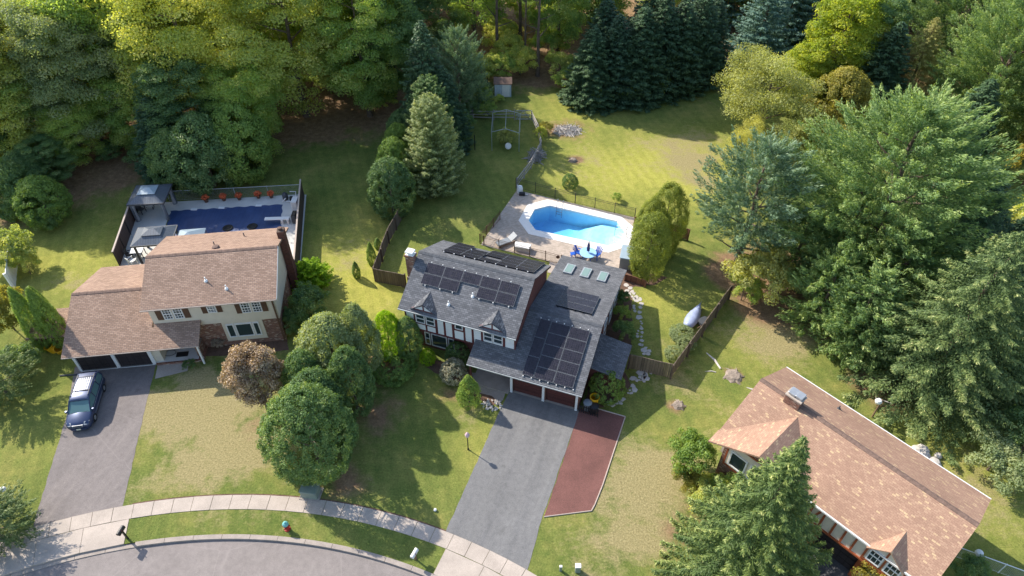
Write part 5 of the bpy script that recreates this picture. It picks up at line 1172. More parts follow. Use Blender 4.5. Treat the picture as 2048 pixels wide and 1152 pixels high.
def lumps(r, n, amp, k0=3, k1=7):            # smooth bumpy radius over directions, mean 1
    c = rdir(r, n); k_ = r.uniform(k0, k1, n); a = r.uniform(.3, 1, n)*amp
    f = lambda d: np.sum(a*np.exp(k_*(d@c.T-1)*2), 1)
    m = f(rdir(np.random.default_rng(1), 600)).mean(); return lambda d: 1+f(d)-m
def clumps(r, cen, rad_, nper, L, squash=.75, jit=.6, tr=.5, droop=0):
    """leaf clumps around centres"""
    K = len(cen); out = []
    idx = np.repeat(np.arange(K), np.maximum(6, (nper*(rad_/rad_.mean())**2)).astype(int)); n = len(idx)
    d = rdir(r, n); d[:, 2] = np.where(d[:, 2] < -.35, -d[:, 2], d[:, 2]); q = d*(rad_[idx]*r.uniform(.55, 1.05, n))[:, None]; q[:, 2] *= squash
    if droop: q[:, 2] -= droop*(q[:, 0]**2+q[:, 1]**2)/np.maximum(rad_[idx], .1)
    ct = r.uniform(0, 1, K); tint = ct[idx]*tr+r.uniform(0, 1, n)*(1-tr)
    return [cen[idx]+q, d+jit*r.normal(size=(n, 3)), r.normal(size=(n, 3)), L*r.uniform(.7, 1.3, n), L*r.uniform(.45, .8, n), tint]
def deciduous(seed, H=14, R=5, K=110, nper=170, L=.3, zc=.62, squash=.7, base=.28, up=0, amp=.5, inner=.35, low=-.45):
    r = np.random.default_rng(seed); d = rdir(r, K); d[:, 2] = np.where(d[:, 2] < -.45, -d[:, 2], d[:, 2])
    lf = lumps(r, 9, amp)
    if low < -.8:                           # crown carried down close to the ground
        t_ = r.uniform(0, 1, K)**.85; a = r.uniform(0, 2*PI, K); pr_ = np.sqrt(np.clip(1-((t_-.52)/.58)**2, .05, 1)); d = unit(np.stack([np.cos(a)*pr_, np.sin(a)*pr_, (t_-.5)*1.6], 1))
        rr = R*.86*pr_*r.uniform(inner, 1, K)**.4*lf(d); cen = np.stack([np.cos(a)*rr, np.sin(a)*rr, H*base+R*.15+(H*(1-base)-R*.3)*t_], 1)
    else:
        q = d*(r.uniform(inner, 1, K)**.45*lf(d))[:, None]; rz = H*(1-base)/2*1.02; cen = np.stack([q[:, 0]*R*.84, q[:, 1]*R*.84, H*base+rz+q[:, 2]*rz*.84], 1)
    cr = R*r.uniform(.13, .27, K)
    return clumps(r, cen, cr, nper, L, squash, tr=.55), H, R
def egg(seed, H=8, R=3, n=26000, L=.16, base=.02, peak=.45, amp=.1, pw=.6, cs=.4, squash=1.0, tr=.5, fl=.66, up=.3):
    """dense crown: leaf clumps packed over an egg shaped surface"""
    r = np.random.default_rng(seed); area = 4*R*H; K = int(area/(cs*cs)*1.25)+20
    t_ = r.uniform(0, 1, K); a = r.uniform(0, 2*PI, K)
    pr_ = np.where(t_ < peak, fl+(1-fl)*np.sin(np.clip(t_/peak, 0, 1)*PI/2), np.cos(np.clip((t_-peak)/(1-peak), 0, 1)*PI/2)**pw)
    d = unit(np.stack([np.cos(a)*pr_, np.sin(a)*pr_, (t_-.4)*1.5], 1)); lf = lumps(r, 14, amp, 3, 7)
    rr = (R-cs*.55)*pr_*lf(d)*r.uniform(.86, 1.06, K); cen = np.stack([np.cos(a)*rr, np.sin(a)*rr, cs*.4+(H-cs*.9)*(base+(1-base)*t_)*(.96+.04*lf(d))], 1)
    cr = cs*r.uniform(.6, 1.15, K); idx = np.repeat(np.arange(K), np.maximum(4, (n/K*(cr/cs)**2).astype(int))); m = len(idx)
    q = rdir(r, m); outw = unit(np.stack([np.cos(a), np.sin(a), (t_-peak)*1.6+.25], 1))[idx]; q = unit(q+outw*.9); pos = cen[idx]+q*(cr[idx]*r.uniform(.55, 1.08, m))[:, None]*np.array([1, 1, squash])
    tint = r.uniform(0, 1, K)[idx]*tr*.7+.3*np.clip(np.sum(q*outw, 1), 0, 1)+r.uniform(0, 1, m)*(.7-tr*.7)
    return [pos, q+.45*r.normal(size=(m, 3)), outw*.4+np.array([0, 0, up])+.6*r.normal(size=(m, 3)), L*r.uniform(.7, 1.4, m), L*r.uniform(.4, .65, m), tint], H, R
def core(parts, H, R, seed, k_=.72):        # an inner mass of twigs and shaded leaves keeps a dense crown opaque
    return parts
def spruce(seed, H=14, R=3.2, nb=300, per=95, L=.3, droop=.28, base=.04, pw=.9, tipup=.12, wid=.42, nw=1.0):
    r = np.random.default_rng(seed); P, NN, D, LL, WW, T = [], [], [], [], [], []
    for i in range(nb):
        t_ = (i+.5)/nb; t_ = t_**1.15; z = H*(base+(.985-base)*t_); Lb = (R*(1-t_)**pw*r.uniform(.75, 1.12)+.12)
        a = i*2.399+r.uniform(-.3, .3); n = max(10, int(per*(Lb/R)**1.1)); s_ = np.sqrt(r.uniform(.02, 1, n)); s_[0] = 1
        x = s_*Lb; lat = r.uniform(-1, 1, n)*wid*Lb*(1.05-s_)*np.minimum(1, s_*3)+.07*r.normal(size=n)
        zz = z-droop*x*(1.25-.6*s_)+tipup*Lb*s_**3-np.abs(lat)*.25-np.abs(r.normal(size=n))*.09
        ca, sa = math.cos(a), math.sin(a); P.append(np.stack([ca*x-sa*lat, sa*x+ca*lat, zz], 1))
        o = np.array([ca, sa, -.15]); la = np.array([-sa, ca, 0])
        D.append(o+la*np.sign(lat)[:, None]*.8+.35*r.normal(size=(n, 3))); NN.append(np.array([ca*.35, sa*.35, 1.0])+.45*r.normal(size=(n, 3)))
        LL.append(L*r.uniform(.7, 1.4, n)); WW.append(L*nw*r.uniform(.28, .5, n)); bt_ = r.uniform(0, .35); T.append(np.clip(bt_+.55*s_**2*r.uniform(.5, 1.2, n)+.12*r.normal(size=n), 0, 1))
    return [np.concatenate(x) for x in (P, NN, D, LL, WW, T)], H, R
def pine(seed, H=18, R=7, nb=130, L=.3, per=40, base=.12, plume=1.6, pk=.42, asc=.45, dens=1.7, w0=.26):
    r = np.random.default_rng(seed); P, NN, D, T, LL = [], [], [], [], []
    for i in range(nb):
        t_ = (i+.5)/nb; z0 = H*(base+(.93-base)*t_); pr_ = (math.sin(min(1, (t_+.12)/pk)*PI/2) if t_ < pk else math.cos((t_-pk)/(1-pk)*PI/2)**.75)
        Lb = R*max(.12, pr_)*r.uniform(.72, 1.1); a = i*2.399+r.uniform(-.4, .4); o = np.array([math.cos(a), math.sin(a), 0]); la = np.array([-o[1], o[0], 0]); m = max(3, int(Lb*dens))
        as_ = asc*(.25+1.1*t_)
        for k_ in range(m):
            s_ = .3+.7*((k_+r.uniform(0, 1))/m)**.8; lt = r.uniform(-1, 1)*Lb*.26*(1.2-s_)
            p0 = o*Lb*s_+la*lt+np.array([0, 0, z0+as_*Lb*s_**1.5-.1*Lb*s_+r.uniform(-.2, .2)])
            dr = o*.95+la*(lt/max(Lb, 1)*1.6+r.uniform(-.25, .25))+np.array([0, 0, .3+.8*t_+r.uniform(-.1, .15)]); dr = dr/np.linalg.norm(dr); pl = plume*r.uniform(.6, 1.25)
            u = r.uniform(0, 1, per); rd = rdir(r, per); rd = unit(rd-dr*(rd@dr)[:, None]+1e-4); rw = w0*np.sin(np.clip(.25+u*.75, 0, 1)*PI)**.6*r.uniform(.35, 1.1, per)
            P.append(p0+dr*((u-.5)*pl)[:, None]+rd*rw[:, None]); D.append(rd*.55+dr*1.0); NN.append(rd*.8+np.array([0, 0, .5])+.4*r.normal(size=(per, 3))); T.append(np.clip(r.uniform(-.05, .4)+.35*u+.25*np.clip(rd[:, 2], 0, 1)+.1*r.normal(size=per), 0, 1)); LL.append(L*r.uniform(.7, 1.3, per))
    LL = np.concatenate(LL); return [np.concatenate(P), np.concatenate(NN), np.concatenate(D), LL, LL*.27, np.concatenate(T)], H, R
def juniper(seed, H=8, R=2.4, K=70, nper=330, L=.15):
    r = np.random.default_rng(seed); z = r.uniform(.04, .97, K); a = r.uniform(0, 2*PI, K); pr_ = np.where(z < .4, .7+.3*z/.4, np.cos((z-.4)/.6*PI/2)**.6); q = R*pr_*r.uniform(.55, .9, K)
    cen = np.stack([q*np.cos(a), q*np.sin(a), z*H*.93], 1); cr = R*r.uniform(.18, .34, K)
    p = clumps(r, cen, cr, nper, L, 1.35, .45, tr=.45); p[2] = unit(p[1])*.4+np.array([0, 0, .9])+.4*p[2]; return p, H, R
TR = {}
def trunkmesh(seed, H, r0, limbs=8, mat='bark', R=3, top=.9, lean=0, first=.3):
    r = np.random.default_rng(seed); mb = MB(); pts = []; n = 7
    for i in range(n): t_ = i/(n-1); pts.append((lean*t_+.12*math.sin(i*1.7+seed)*t_*r0*4, .1*math.cos(i*2.1+seed)*t_*r0*4, H*top*t_-.1))
    mb.tube(pts, [r0*(1.25 if i == 0 else 1-.82*i/(n-1)) for i in range(n)], 9)
    for k_ in range(limbs):
        t_ = first+(.9-first)*k_/max(1, limbs); i = min(n-2, int(t_*(n-1))); p0 = Vector(pts[i]).lerp(Vector(pts[i+1]), t_*(n-1)-i); a = k_*2.4+r.uniform(-.4, .4); Lb = R*(1-.5*t_)*r.uniform(.5, .8); d = Vector((math.cos(a), math.sin(a), 0))
        mb.tube([p0, p0+d*Lb*.5+Vector((0, 0, Lb*.22)), p0+d*Lb+Vector((0, 0, Lb*.5))], [r0*(.5-.3*t_), r0*.22, r0*.05], 5)
    me_o = mb.build('trunk', M[mat]); me = me_o.data; bpy.data.objects.remove(me_o); return me
def proto(key, gen, mat, r0=.25, limbs=7, bark='bark', top=.88, first=.3):
    parts, H, R = gen; TR[key] = (leafmesh('crown', F[mat], *parts), trunkmesh(hash(key) % 97 if False else len(TR)+3, H, r0, limbs, bark, R, top, first=first), H, R)
def plant(key, name, label, px, py, H=None, R=None, rz=None, catg='tree', group=None, top=None, mat=None, at=None):
    cm, tm_, h0, r0 = TR[key]; p = W(px, py) if at is None else at
    if top is not None: H = HT(px, py, top)
    H = H or h0; R = R or r0
    t_ = thing(name, label, catg, p, rz if rz is not None else random.Random(int(px*7+py*13)).uniform(0, 6.28), group); sx, sz = R/r0, H/h0
    t_.scale = (sx, sx, sz)
    c_ = bpy.data.objects.new('crown', cm); C.objects.link(c_); c_.parent = t_
    if mat: c_.material_slots[0].link = 'OBJECT'; c_.material_slots[0].material = F[mat]
    if tm_: k_ = bpy.data.objects.new('trunk' if catg == 'tree' else 'stem', tm_); C.objects.link(k_); k_.parent = t_
    return t_
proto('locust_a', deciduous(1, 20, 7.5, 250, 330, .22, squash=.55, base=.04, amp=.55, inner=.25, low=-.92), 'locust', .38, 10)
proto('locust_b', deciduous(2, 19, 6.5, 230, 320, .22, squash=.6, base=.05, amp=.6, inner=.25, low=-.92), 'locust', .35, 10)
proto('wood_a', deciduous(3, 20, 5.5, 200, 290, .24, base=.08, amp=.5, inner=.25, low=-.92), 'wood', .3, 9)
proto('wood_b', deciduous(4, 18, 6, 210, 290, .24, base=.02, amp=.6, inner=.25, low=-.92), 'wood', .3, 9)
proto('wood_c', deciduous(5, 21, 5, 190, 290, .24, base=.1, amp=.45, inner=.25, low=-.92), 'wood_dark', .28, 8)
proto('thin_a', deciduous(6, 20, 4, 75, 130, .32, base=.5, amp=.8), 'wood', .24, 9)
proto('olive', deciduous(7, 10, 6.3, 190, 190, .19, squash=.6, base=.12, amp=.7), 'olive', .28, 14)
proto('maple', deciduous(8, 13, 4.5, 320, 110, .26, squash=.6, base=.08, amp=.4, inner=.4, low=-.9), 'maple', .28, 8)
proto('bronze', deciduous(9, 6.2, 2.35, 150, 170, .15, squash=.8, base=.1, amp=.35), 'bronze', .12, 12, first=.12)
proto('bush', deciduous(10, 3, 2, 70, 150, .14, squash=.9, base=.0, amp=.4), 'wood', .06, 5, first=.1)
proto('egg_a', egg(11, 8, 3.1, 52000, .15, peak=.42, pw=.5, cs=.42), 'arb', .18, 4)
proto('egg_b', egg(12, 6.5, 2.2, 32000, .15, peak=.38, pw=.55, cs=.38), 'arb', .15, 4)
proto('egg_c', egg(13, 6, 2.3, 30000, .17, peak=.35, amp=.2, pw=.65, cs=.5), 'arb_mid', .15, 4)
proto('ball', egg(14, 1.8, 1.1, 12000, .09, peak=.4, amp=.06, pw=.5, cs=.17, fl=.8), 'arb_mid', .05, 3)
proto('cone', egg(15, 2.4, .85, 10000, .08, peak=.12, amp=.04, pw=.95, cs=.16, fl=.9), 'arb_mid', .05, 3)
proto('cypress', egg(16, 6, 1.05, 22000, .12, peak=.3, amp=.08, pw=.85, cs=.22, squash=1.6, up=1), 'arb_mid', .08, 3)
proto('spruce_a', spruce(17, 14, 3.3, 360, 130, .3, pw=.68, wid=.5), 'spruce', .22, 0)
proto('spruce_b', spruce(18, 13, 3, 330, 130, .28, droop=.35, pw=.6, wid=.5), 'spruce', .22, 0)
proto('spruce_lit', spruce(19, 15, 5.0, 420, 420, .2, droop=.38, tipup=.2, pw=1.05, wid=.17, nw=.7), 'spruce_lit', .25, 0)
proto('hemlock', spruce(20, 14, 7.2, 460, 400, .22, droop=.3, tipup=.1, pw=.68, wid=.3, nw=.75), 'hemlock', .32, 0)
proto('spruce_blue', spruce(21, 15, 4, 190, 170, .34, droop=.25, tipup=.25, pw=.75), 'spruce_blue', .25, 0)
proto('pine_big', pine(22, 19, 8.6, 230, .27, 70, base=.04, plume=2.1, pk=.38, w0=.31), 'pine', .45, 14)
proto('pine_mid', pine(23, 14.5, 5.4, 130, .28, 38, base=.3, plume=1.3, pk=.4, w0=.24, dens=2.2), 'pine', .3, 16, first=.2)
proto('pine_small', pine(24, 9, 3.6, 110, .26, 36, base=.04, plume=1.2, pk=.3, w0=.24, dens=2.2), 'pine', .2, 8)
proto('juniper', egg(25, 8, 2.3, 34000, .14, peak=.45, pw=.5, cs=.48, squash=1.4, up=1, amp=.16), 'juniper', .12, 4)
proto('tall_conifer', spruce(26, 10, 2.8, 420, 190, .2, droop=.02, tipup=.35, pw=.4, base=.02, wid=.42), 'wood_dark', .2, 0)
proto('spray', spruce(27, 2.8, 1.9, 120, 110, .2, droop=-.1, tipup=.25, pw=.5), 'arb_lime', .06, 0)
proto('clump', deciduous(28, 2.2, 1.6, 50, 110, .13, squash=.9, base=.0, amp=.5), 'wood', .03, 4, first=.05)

# front yard cluster
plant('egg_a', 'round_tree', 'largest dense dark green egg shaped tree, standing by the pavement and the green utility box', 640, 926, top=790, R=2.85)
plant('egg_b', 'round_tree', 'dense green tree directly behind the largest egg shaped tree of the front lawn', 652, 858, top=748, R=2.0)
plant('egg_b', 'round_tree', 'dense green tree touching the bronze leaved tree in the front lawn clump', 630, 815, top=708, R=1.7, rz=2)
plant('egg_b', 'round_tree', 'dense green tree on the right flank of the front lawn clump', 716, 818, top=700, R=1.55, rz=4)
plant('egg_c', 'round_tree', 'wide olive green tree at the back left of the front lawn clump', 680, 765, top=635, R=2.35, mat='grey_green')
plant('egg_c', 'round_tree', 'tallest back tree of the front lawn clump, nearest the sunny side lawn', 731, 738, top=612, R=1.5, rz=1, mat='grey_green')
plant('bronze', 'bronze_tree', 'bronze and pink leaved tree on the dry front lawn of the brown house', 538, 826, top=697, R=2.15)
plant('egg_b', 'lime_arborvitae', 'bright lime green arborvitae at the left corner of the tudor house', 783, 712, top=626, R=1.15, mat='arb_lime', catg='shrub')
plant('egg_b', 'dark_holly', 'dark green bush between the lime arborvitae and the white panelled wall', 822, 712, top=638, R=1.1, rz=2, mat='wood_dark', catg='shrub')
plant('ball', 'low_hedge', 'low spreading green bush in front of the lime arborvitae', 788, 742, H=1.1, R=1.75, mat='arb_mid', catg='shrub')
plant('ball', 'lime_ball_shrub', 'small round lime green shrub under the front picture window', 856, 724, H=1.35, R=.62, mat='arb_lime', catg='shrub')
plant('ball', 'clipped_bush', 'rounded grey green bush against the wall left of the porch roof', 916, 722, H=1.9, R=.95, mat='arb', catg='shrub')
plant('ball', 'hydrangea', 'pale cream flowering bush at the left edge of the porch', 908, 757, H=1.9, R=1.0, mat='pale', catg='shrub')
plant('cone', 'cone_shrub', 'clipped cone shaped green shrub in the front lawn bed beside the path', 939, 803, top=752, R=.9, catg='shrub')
plant('ball', 'round_bush', 'large round bright green bush beside the yellow bin and lean-to roof', 1213, 790, H=2.3, R=1.3, catg='shrub')
plant('bush', 'side_shrub', 'dark green shrub under the right wall of the tudor house, above the lean-to', 1243, 682, H=2.0, R=1.0, mat='wood_dark', catg='shrub')
plant('bush', 'side_shrub', 'light green leafy shrub by the side wall windows of the tudor house', 1240, 640, H=1.4, R=.8, mat='wood', catg='shrub')
plant('bush', 'side_shrub', 'dark shrub nearest the start of the stepping stone path', 1245, 612, H=1.6, R=.7, mat='wood_dark', catg='shrub')
plant('spray', 'feathery_juniper', 'bright feathery green shrub at the end of the tall brown screened fence', 625, 568, H=2.6, R=1.9, catg='shrub')
plant('bush', 'dark_shrub', 'wide dark grey green shrub along the right wall of the brown house', 622, 640, H=3.2, R=1.9, mat='wood_dark', catg='shrub')
plant('bush', 'dark_shrub', 'smaller dark shrub at the front right corner of the brown house', 592, 662, H=2.2, R=1.2, mat='wood_dark', catg='shrub')
plant('cypress', 'small_cypress', 'small pointed cypress at the corner of the left wooden fence', 746, 530, top=486, R=.42, catg='shrub')
plant('cypress', 'small_cypress', 'small spindle shaped cypress alone on the sunny side lawn', 715, 555, top=524, R=.36, catg='shrub')
plant('cypress', 'small_cypress', 'tiny round topped young shrub against the left wooden fence', 757, 497, H=1.2, R=.35, catg='shrub')
plant('bush', 'red_shrub', 'small reddish shrub under the brick front wall of the brown house', 441, 692, H=.9, R=.6, mat='bronze', catg='shrub')
plant('clump', 'porch_plant', 'small dark leafy plant at the porch steps of the brown house', 380, 735, H=.7, R=.55, mat='wood_dark', catg='plant')
plant('cypress', 'cypress', 'tall green cypress at the left of three by the garage of the brown house', 98, 694, top=580, R=.85)
plant('cypress', 'cypress', 'tall green cypress at the right of three, nearest the yellow bins', 130, 692, top=580, R=.85, rz=3)
plant('cypress', 'cypress', 'tall green cypress in the middle and behind of the three by the garage', 120, 668, top=576, R=.7, rz=5)
# left edge
plant('bush', 'amber_bush', 'orange tinged leafy bush at the left edge below the white fence', 30, 660, H=4.2, R=2.1, mat='amber', catg='shrub')
plant('pine_small', 'blue_green_pine', 'blue green conifer at the left edge level with the garage doors', 18, 790, H=4.8, R=2.5, mat='hemlock')
plant('bush', 'dark_undergrowth', 'dark low bush between the left edge pine and the cypresses', 50, 735, H=2.0, R=1.6, mat='wood_dark', catg='shrub')
plant('bush', 'lime_bush', 'yellow green leafy bush left of the white fence', 38, 530, H=3.4, R=2.4, mat='locust', catg='shrub')
plant('bush', 'lime_bush', 'pale yellow leafy bush by the top of the white fence', 62, 548, H=2.2, R=1.2, mat='locust', catg='shrub')
plant('egg_c', 'dark_arborvitae', 'dense mid green tree at the edge of the left back lawn', 106, 440, H=4.8, R=2.3, mat='arb_mid')
plant('egg_c', 'dark_arborvitae', 'dark green tree at the left edge behind the lime bush', 50, 425, H=5.5, R=2.5, rz=2, mat='wood_dark')
plant('egg_c', 'dark_arborvitae', 'dark rounded tree above the lime bush on the left back lawn', 66, 385, H=4.5, R=2.4, rz=4, mat='wood_dark')
plant('bush', 'dark_undergrowth', 'dark shrub on the near side of the left back lawn trees', 98, 462, H=1.9, R=1.3, mat='wood_dark', catg='shrub')
plant('egg_c', 'dark_arborvitae', 'green tree farther left, under the wood edge', 15, 350, H=5, R=2.8, rz=3, mat='arb')
plant('pine_small', 'corner_pine', 'dark pine at the lower left corner by the pavement', 5, 1075, H=4.4, R=2.6, mat='hemlock')
# middle row between the two lots
plant('egg_b', 'row_tree', 'front rounded green tree of the row beside the left wooden fence', 788, 424, top=320, R=2.25)
plant('egg_b', 'row_tree', 'second green tree of the row, just behind the front rounded one', 796, 375, top=278, R=1.9, rz=2, mat='arb_mid')
plant('egg_b', 'row_tree', 'third green tree of the row between the lots', 804, 335, top=250, R=1.7, rz=3, mat='arb_mid')
plant('egg_b', 'row_tree', 'fourth and farthest green tree of the row between the lots', 810, 300, top=222, R=1.8, rz=4, mat='arb')
plant('tall_conifer', 'tall_conifer', 'tall olive tipped conifer right of the row of rounded trees', 872, 378, top=188, R=3.1, mat='grey_green')
plant('tall_conifer', 'tall_conifer', 'dark tall conifer behind the olive tipped one', 868, 320, top=150, R=3.0, rz=2, mat='arb')
plant('spruce_a', 'dark_spruce', 'tall almost black spruce rising over the row between the lots', 862, 285, top=35, R=3.8)
plant('spruce_b', 'dark_spruce', 'dark spruce filling the gap right of the tall black spruce', 895, 295, top=130, R=3.0)
plant('pine_mid', 'blue_pine', 'pale blue green pine beside the tall black spruce', 922, 250, top=45, R=3.0, mat='pine_blue')
plant('pine_small', 'blue_pine', 'smaller pale pine right of the blue green pine', 946, 228, top=80, R=2.0, mat='pine_blue')
plant('pine_small', 'blue_pine', 'short pale pine leaning over the pale blue shed', 964, 212, H=3.6, R=1.6, mat='pine_blue')
# around the shed and back garden
for i, (x, y, h, r, m) in enumerate([(958, 215, 2.6, 1.8, 'wood'), (982, 212, 1.2, .9, 'locust'), (940, 235, 2.2, 1.6, 'wood_dark'), (975, 232, 1.6, 1.3, 'wood'), (1000, 205, .9, .7, 'wood'), (930, 268, 2.4, 1.3, 'wood_dark'), (920, 295, 1.8, 1.2, 'wood_dark')]):
    plant('bush', 'garden_bush', ['leafy bush left of the pale blue shed', 'yellow green bush at the left foot of the shed', 'dark bush at the left end of the rail fence', 'leafy bush growing over the rail fence', 'small weeds at the front of the shed', 'dark bush inside the fence near the cage', 'low dark bush beside the garden cage'][i], x, y, H=h, R=r, mat=m, catg='shrub')
plant('clump', 'frame_bush', 'thin olive bush growing inside the metal pipe frame', 1012, 288, H=1.7, R=1.25, mat='olive', catg='shrub')
plant('clump', 'fence_vine', 'bright green vine heaped on the leaning rail fence', 1080, 282, H=1.9, R=.75, mat='locust', catg='shrub')
plant('clump', 'fence_vine', 'brown brambles beside the heap of grey sticks', 1092, 265, H=1.2, R=.9, mat='amber', catg='shrub')
plant('ball', 'lawn_bush', 'dark round bush on the sunny lawn behind the iron railing', 1139, 374, H=1.5, R=.8, mat='wood_dark', catg='shrub')
plant('clump', 'lawn_bush', 'small thin shrub on the sunny lawn, right of the dark round bush', 1233, 401, H=.9, R=.55, mat='wood', catg='shrub')
# dark spruce hedge at the back
for i, (x, y, top, r) in enumerate([(1178, 204, 52, 3.6), (1224, 198, 25, 3.9), (1268, 192, 10, 4.1), (1306, 184, -30, 3.8), (1344, 176, -5, 4.0), (1380, 164, -40, 3.9), (1408, 148, -10, 3.3), (1200, 176, -10, 4.2), (1290, 158, -60, 4.5)]):
    plant('spruce_a' if i % 2 else 'spruce_b', 'back_spruce', ['leftmost low dark spruce of the hedge behind the back lawn', 'second dark spruce from the left in the back lawn hedge', 'third dark spruce from the left in the back lawn hedge', 'middle dark spruce of the back lawn hedge', 'fifth dark spruce from the left in the back lawn hedge', 'sixth dark spruce from the left in the back lawn hedge', 'rightmost dark spruce of the back lawn hedge', 'dark spruce standing behind the left end of the hedge', 'tall dark spruce standing behind the middle of the hedge'][i], x, y, top=top, R=r, group='dark spruce hedge behind the back lawn')
for i, (x, y) in enumerate([(1190, 212), (1255, 206), (1320, 196), (1162, 200)]): plant('bush', 'hedge_bush', ['olive bush at the left foot of the spruce hedge', 'leafy green bush below the middle of the spruce hedge', 'brownish bush below the right spruces of the hedge', 'yellow green bush at the left tip of the spruce hedge'][i], x, y, H=2.4, R=1.5, mat=['wood', 'arb_mid', 'wood', 'locust'][i], catg='shrub')
# right side
plant('spruce_blue', 'blue_spruce', 'layered blue green spruce at the top edge right of the dark hedge', 1505, 140, H=14, R=5.0)
plant('spruce_blue', 'blue_spruce', 'second layered blue green spruce behind the first at the top edge', 1560, 110, H=14, R=4.5, rz=2)
plant('maple', 'yellow_maple', 'bright yellow green maple at the top right', 1645, 195, H=13, R=4.6)
plant('maple', 'yellow_maple', 'lower yellow green tree between the maple and the olive tree', 1590, 215, H=7.5, R=3.3, rz=2)
plant('wood_c', 'dark_tree', 'dark tree right of the yellow maple', 1705, 190, H=12, R=4.0)
plant('olive', 'olive_tree', 'wide pale olive leaved tree spreading over the edge of the back lawn', 1508, 295, H=9.5, R=5.6)
plant('olive', 'olive_tree', 'smaller olive leaved tree below the wide pale one', 1490, 335, H=5.5, R=2.6, rz=1)
plant('egg_c', 'amber_tree', 'rounded green tree with orange tints behind the big pine', 1660, 265, H=7.5, R=3.3, mat='amber')
plant('bush', 'amber_tree', 'yellow green leafy tree squeezed between the olive tree and big pine', 1630, 345, H=6.0, R=2.7, mat='amber')
plant('hemlock', 'brown_spruce', 'olive brown layered spruce above the big pine', 1800, 215, H=11, R=4.6, mat='spruce_brown')
plant('pine_big', 'white_pine', 'huge green white pine filling the middle of the right woods', 1700, 568, H=18.5, R=8.4)
plant('pine_mid', 'trunk_pine', 'pine with bare grey lower trunk standing by the fence end', 1468, 545, H=14, R=5.0, mat='pine_blue')
plant('bush', 'viney_shrub', 'tangled olive green shrub at the end of the wooden fence', 1508, 605, H=4.8, R=3.0, mat='olive', catg='shrub')
plant('bush', 'viney_shrub', 'leafy green shrub touching the far end of the wooden fence', 1482, 600, H=2.6, R=1.6, mat='wood', catg='shrub')
for i, (x, y, h, r) in enumerate([(1628, 655, 8, 3.3), (1690, 700, 9, 3.6), (1575, 560, 8, 3.4), (1660, 560, 10, 4.2), (1760, 640, 11, 4.6), (1720, 720, 6.5, 3.0)]):
    plant('pine_small', 'young_pine', ['green pine at the left front of the pine grove above the dry lawn', 'green pine overhanging the lawn above the tan roof', 'green pine between the trunk pine and the huge white pine', 'green pine under the left side of the huge white pine', 'tall green pine right below the huge white pine', 'lowest small pine beside the hemlock'][i], x, y, H=h, R=r, rz=i*1.1)
plant('hemlock', 'hemlock', 'broad dark hemlock with drooping twigs behind the tan roofed house', 1852, 768, H=15, R=7.0)
plant('hemlock', 'hemlock', 'second hemlock at the right edge beyond the broad one', 2000, 770, H=12, R=5.2, rz=2)
plant('hemlock', 'hemlock', 'dark hemlock between the huge pine and the broad hemlock', 1870, 620, H=12, R=5, rz=3, mat='spruce')
plant('spruce_b', 'dark_conifer', 'dark conifer in the shade right of the huge white pine', 1880, 540, H=11, R=4.5)
plant('spruce_b', 'dark_conifer', 'dark conifer near the right edge above the hemlock', 1965, 600, H=9, R=4, rz=2)
plant('bush', 'dusky_shrub', 'low dusky blue green shrub at the right edge behind the tan house', 1975, 940, H=2.4, R=2.4, mat='grey_green', catg='shrub')
plant('bush', 'dusky_shrub', 'dark shrub under the hemlock at the right edge', 2040, 905, H=3, R=2.6, mat='wood_dark', catg='shrub')
plant('bush', 'edge_tree', 'tan tinted leafy tree at the right edge beside the clearing', 2035, 385, H=7, R=3.2, mat='amber', catg='tree')
plant('bush', 'edge_tree', 'yellow green leafy tree at the right edge below the tan one', 2030, 490, H=5, R=3, mat='locust', catg='tree')
plant('pine_big', 'back_pine', 'tall green pine near the top right corner', 1945, 265, H=17, R=7.0, rz=2)
plant('pine_big', 'back_pine', 'tall green pine behind at the top right', 1880, 150, H=17, R=7, rz=4)
plant('pine_mid', 'back_pine', 'green pine at the far right edge of the top corner', 2060, 300, H=15, R=6, rz=1)
plant('spruce_a', 'back_conifer', 'dark conifer beneath the top right pines', 1900, 330, H=10, R=4)
plant('spruce_a', 'back_conifer', 'dark conifer left of the brown layered spruce', 1735, 225, H=11, R=4, rz=3)
plant('spruce_lit', 'front_spruce', 'large light green spruce at the bottom in front of the tan roofed house', 1478, 1140, H=14.2, R=5.2)
plant('bush', 'corner_bush', 'leafy green bush at the left gable of the tan roofed house', 1378, 945, H=3.6, R=1.75, mat='arb_mid', catg='shrub')
plant('bush', 'corner_bush', 'tan tinged bush below the leafy green one at the gable', 1368, 975, H=1.8, R=1.1, mat='amber', catg='shrub')
plant('bush', 'spreading_bush', 'low spreading light green bush under the gable window', 1412, 1005, H=1.7, R=1.6, mat='locust', catg='shrub')
plant('bush', 'spreading_bush', 'green bush between the gable window and the large spruce', 1455, 1000, H=2.2, R=1.5, mat='wood', catg='shrub')
plant('bush', 'flowering_bush', 'orange tipped bush in front of the half timbered windows at the bottom edge', 1752, 1192, H=3.0, R=1.7, mat='amber', catg='shrub')
plant('bush', 'gable_bush', 'dark shrub at the right gable of the tan roofed house', 1930, 1150, H=1.6, R=1.1, mat='wood_dark', catg='shrub')
plant('juniper', 'juniper', 'tall lumpy yellow green juniper at the right end of the pool, front one', 1290, 550, top=430, R=1.75)
plant('juniper', 'juniper', 'tall lumpy yellow green juniper behind the front one beside the pool', 1320, 502, top=372, R=1.75, rz=2)
plant('juniper', 'juniper', 'middle lumpy juniper joining the front and back ones', 1293, 508, H=6.0, R=1.5, rz=4)
plant('ball', 'garden_plants', 'low leafy flower bed along the wooden fence below the covered boat', 1362, 672, H=.8, R=1.0, mat='grey_green', catg='plant')
